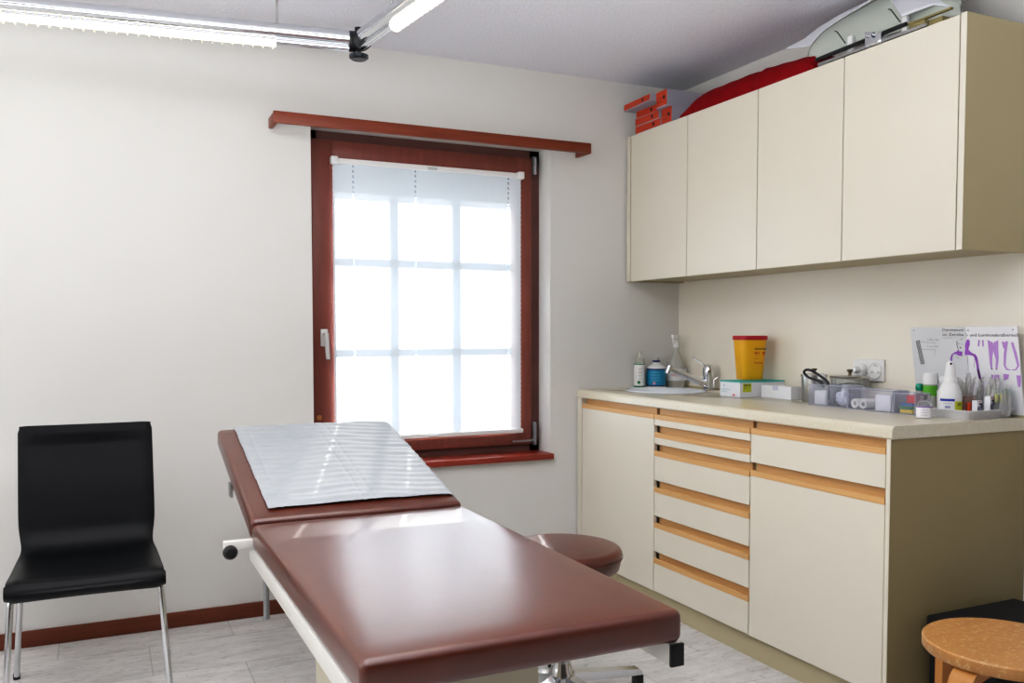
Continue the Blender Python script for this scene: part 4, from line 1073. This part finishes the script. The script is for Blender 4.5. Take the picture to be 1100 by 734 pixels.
mb = MB(); mb.bb(-.137, -.10, -.03, .04, .002, .04, .004); mb.tube([(-.14, .0, .035), (-.14, .03, .045)], .009, 10); mb.build('clamp', chrome_m, sc_)
for y in (.13, -.10): MB().bb(-.112, -.098, y - .01, y + .01, .02, .075, .002).build('post', white_p, sc_)
for y in (.13, -.10): MB().tube([(-.135, y - .005, .045), (-.15, y + .02, .09), (-.15, y + .03, .095)], .002, 8).build('wire_hook', black_m, sc_)
mb = MB(); mb.bb(-.125, -.08, -.19, -.13, .01, .03, .002); mb.bb(-.12, -.085, -.25, -.20, .002, .022, .002); mb.bb(-.12, -.11, -.28, -.12, .032, .038); mb.build('brass_block', mat('olive_brass', '8C8258', .4, .3), sc_)
# sheet: folded white cloth lying over the tray
P = [(-.262, -1.040, 2.266), (-.235, -1.100, 2.285), (-.20, -1.143, 2.322), (-.18, -1.230, 2.345), (-.17, -1.310, 2.353), (-.165, -1.40, 2.362), (-.16, -1.50, 2.362), (-.17, -1.60, 2.340), (-.19, -1.69, 2.285), (-.20, -1.76, 2.215)]
Q = [(-.262, -1.041, 2.262), (-.262, -1.160, 2.238), (-.225, -1.190, 2.292), (-.20, -1.268, 2.323), (-.18, -1.335, 2.342), (-.19, -1.44, 2.352), (-.318, -1.625, 2.190), (-.30, -1.668, 2.196), (-.27, -1.705, 2.207), (-.235, -1.765, 2.185)]
def cloth(u, v):
    n = len(P) - 1; s = min(u * n, n - 1e-6); i = int(s); f = s - i
    a = Vector(P[i]).lerp(Vector(P[i + 1]), f); b_ = Vector(Q[i]).lerp(Vector(Q[i + 1]), f)
    p = a.lerp(b_, v); return tuple(p)
mb = MB(); mb.grid(cloth, 72, 10); o = mb.build('folded_sheet', mat('sheet_white', 'DEDFE6', .7), None, fix=False, sharp=180)
md = o.modifiers.new('s', 'SOLIDIFY'); md.thickness = .004
tag(o, 'stiff white sheet with pointed corners lying over the infant scale', 'sheet')

# ================================================================== LIGHTS
def area(name, loc, rot, sx, sy, power, col):
    l = bpy.data.lights.new(name, 'AREA'); l.shape = 'RECTANGLE'; l.size = sx; l.size_y = sy; l.energy = power; l.color = col
    o = bpy.data.objects.new(name, l); C.objects.link(o); o.location = loc; o.rotation_euler = rot; return o
po = area('window_portal', (-1.31, .26, 1.31), (-PI / 2, 0, 0), 1.12, 1.45, 10, (1, 1, 1)); po.data.cycles.is_portal = True
area('fill_left', (XL + .05, -1.25, 1.45), (0, -PI / 2, 0), 1.6, 2.0, 18, (1.0, .99, .97))  # added fill lamp from the left, no window modelled there
area('fill_down', (-2.5, -1.7, 2.30), (0, 0, 0), 1.6, 1.2, 14, (1.0, .985, .96))  # added downward fill below the ceiling, not a fixture
area('fill_up', (-2.8, -2.9, 1.45), (PI - .12, 0, 0), 2.0, 1.4, 84, (.97, .98, 1.0))  # unseen upward fill, added to brighten the ceiling
s = bpy.data.lights.new('sun', 'SUN'); s.energy = 5; s.angle = math.radians(.4); s.color = (1, .98, .95)
so_ = bpy.data.objects.new('sun', s); C.objects.link(so_)
so_.rotation_euler = Vector((.37, 1, .59)).to_track_quat('Z', 'Y').to_euler()
w = bpy.data.worlds.new('World'); sc.world = w; w.use_nodes = True
wn = w.node_tree.nodes; wl = w.node_tree.links; bg = wn['Background']; bg.inputs['Strength'].default_value = 24
tc = wn.new('ShaderNodeTexCoord'); sx_ = wn.new('ShaderNodeSeparateXYZ'); rp = wn.new('ShaderNodeValToRGB')   # hazy overcast sky, darker ground
wl.new(tc.outputs['Generated'], sx_.inputs[0]); mr = wn.new('ShaderNodeMapRange'); mr.inputs['From Min'].default_value = -1; mr.inputs['To Min'].default_value = 0
wl.new(sx_.outputs['Z'], mr.inputs['Value']); wl.new(mr.outputs[0], rp.inputs['Fac'])
rp.color_ramp.elements[0].position = .30; rp.color_ramp.elements[0].color = (.30, .31, .32, 1)
rp.color_ramp.elements[1].position = .42; rp.color_ramp.elements[1].color = (.84, .93, 1, 1)
wl.new(rp.outputs[0], bg.inputs['Color'])

# ================================================================== CAMERA
cam = bpy.data.cameras.new('camera'); co = bpy.data.objects.new('camera', cam); C.objects.link(co)
yaw, pit, roll = .4384, .0470, -.0010
F = Vector((math.sin(yaw) * math.cos(pit), math.cos(yaw) * math.cos(pit), -math.sin(pit)))
r = Vector((math.cos(yaw), -math.sin(yaw), 0)); u = r.cross(F)
r2 = r * math.cos(roll) + u * math.sin(roll); u2 = -r * math.sin(roll) + u * math.cos(roll)
co.matrix_world = Matrix(((r2.x, u2.x, -F.x, -2.6818), (r2.y, u2.y, -F.y, -3.7012), (r2.z, u2.z, -F.z, 1.1735), (0, 0, 0, 1)))
cam.sensor_width = 36; cam.lens = 943.2253 / 1100 * 36; cam.shift_y = 34.9 / 1100; cam.clip_start = .02
sc.camera = co
sc.view_settings.view_transform = 'Standard'; sc.view_settings.look = 'None'; sc.view_settings.exposure = -.12
sc.view_settings.use_curve_mapping = True
cm = sc.view_settings.curve_mapping; cv = cm.curves[3]
for px_, py_ in ((.05, .031), (.12, .090), (.25, .230), (.45, .465), (.7, .745)): cv.points.new(px_, py_)
cm.extend = 'EXTRAPOLATED'; cm.update()
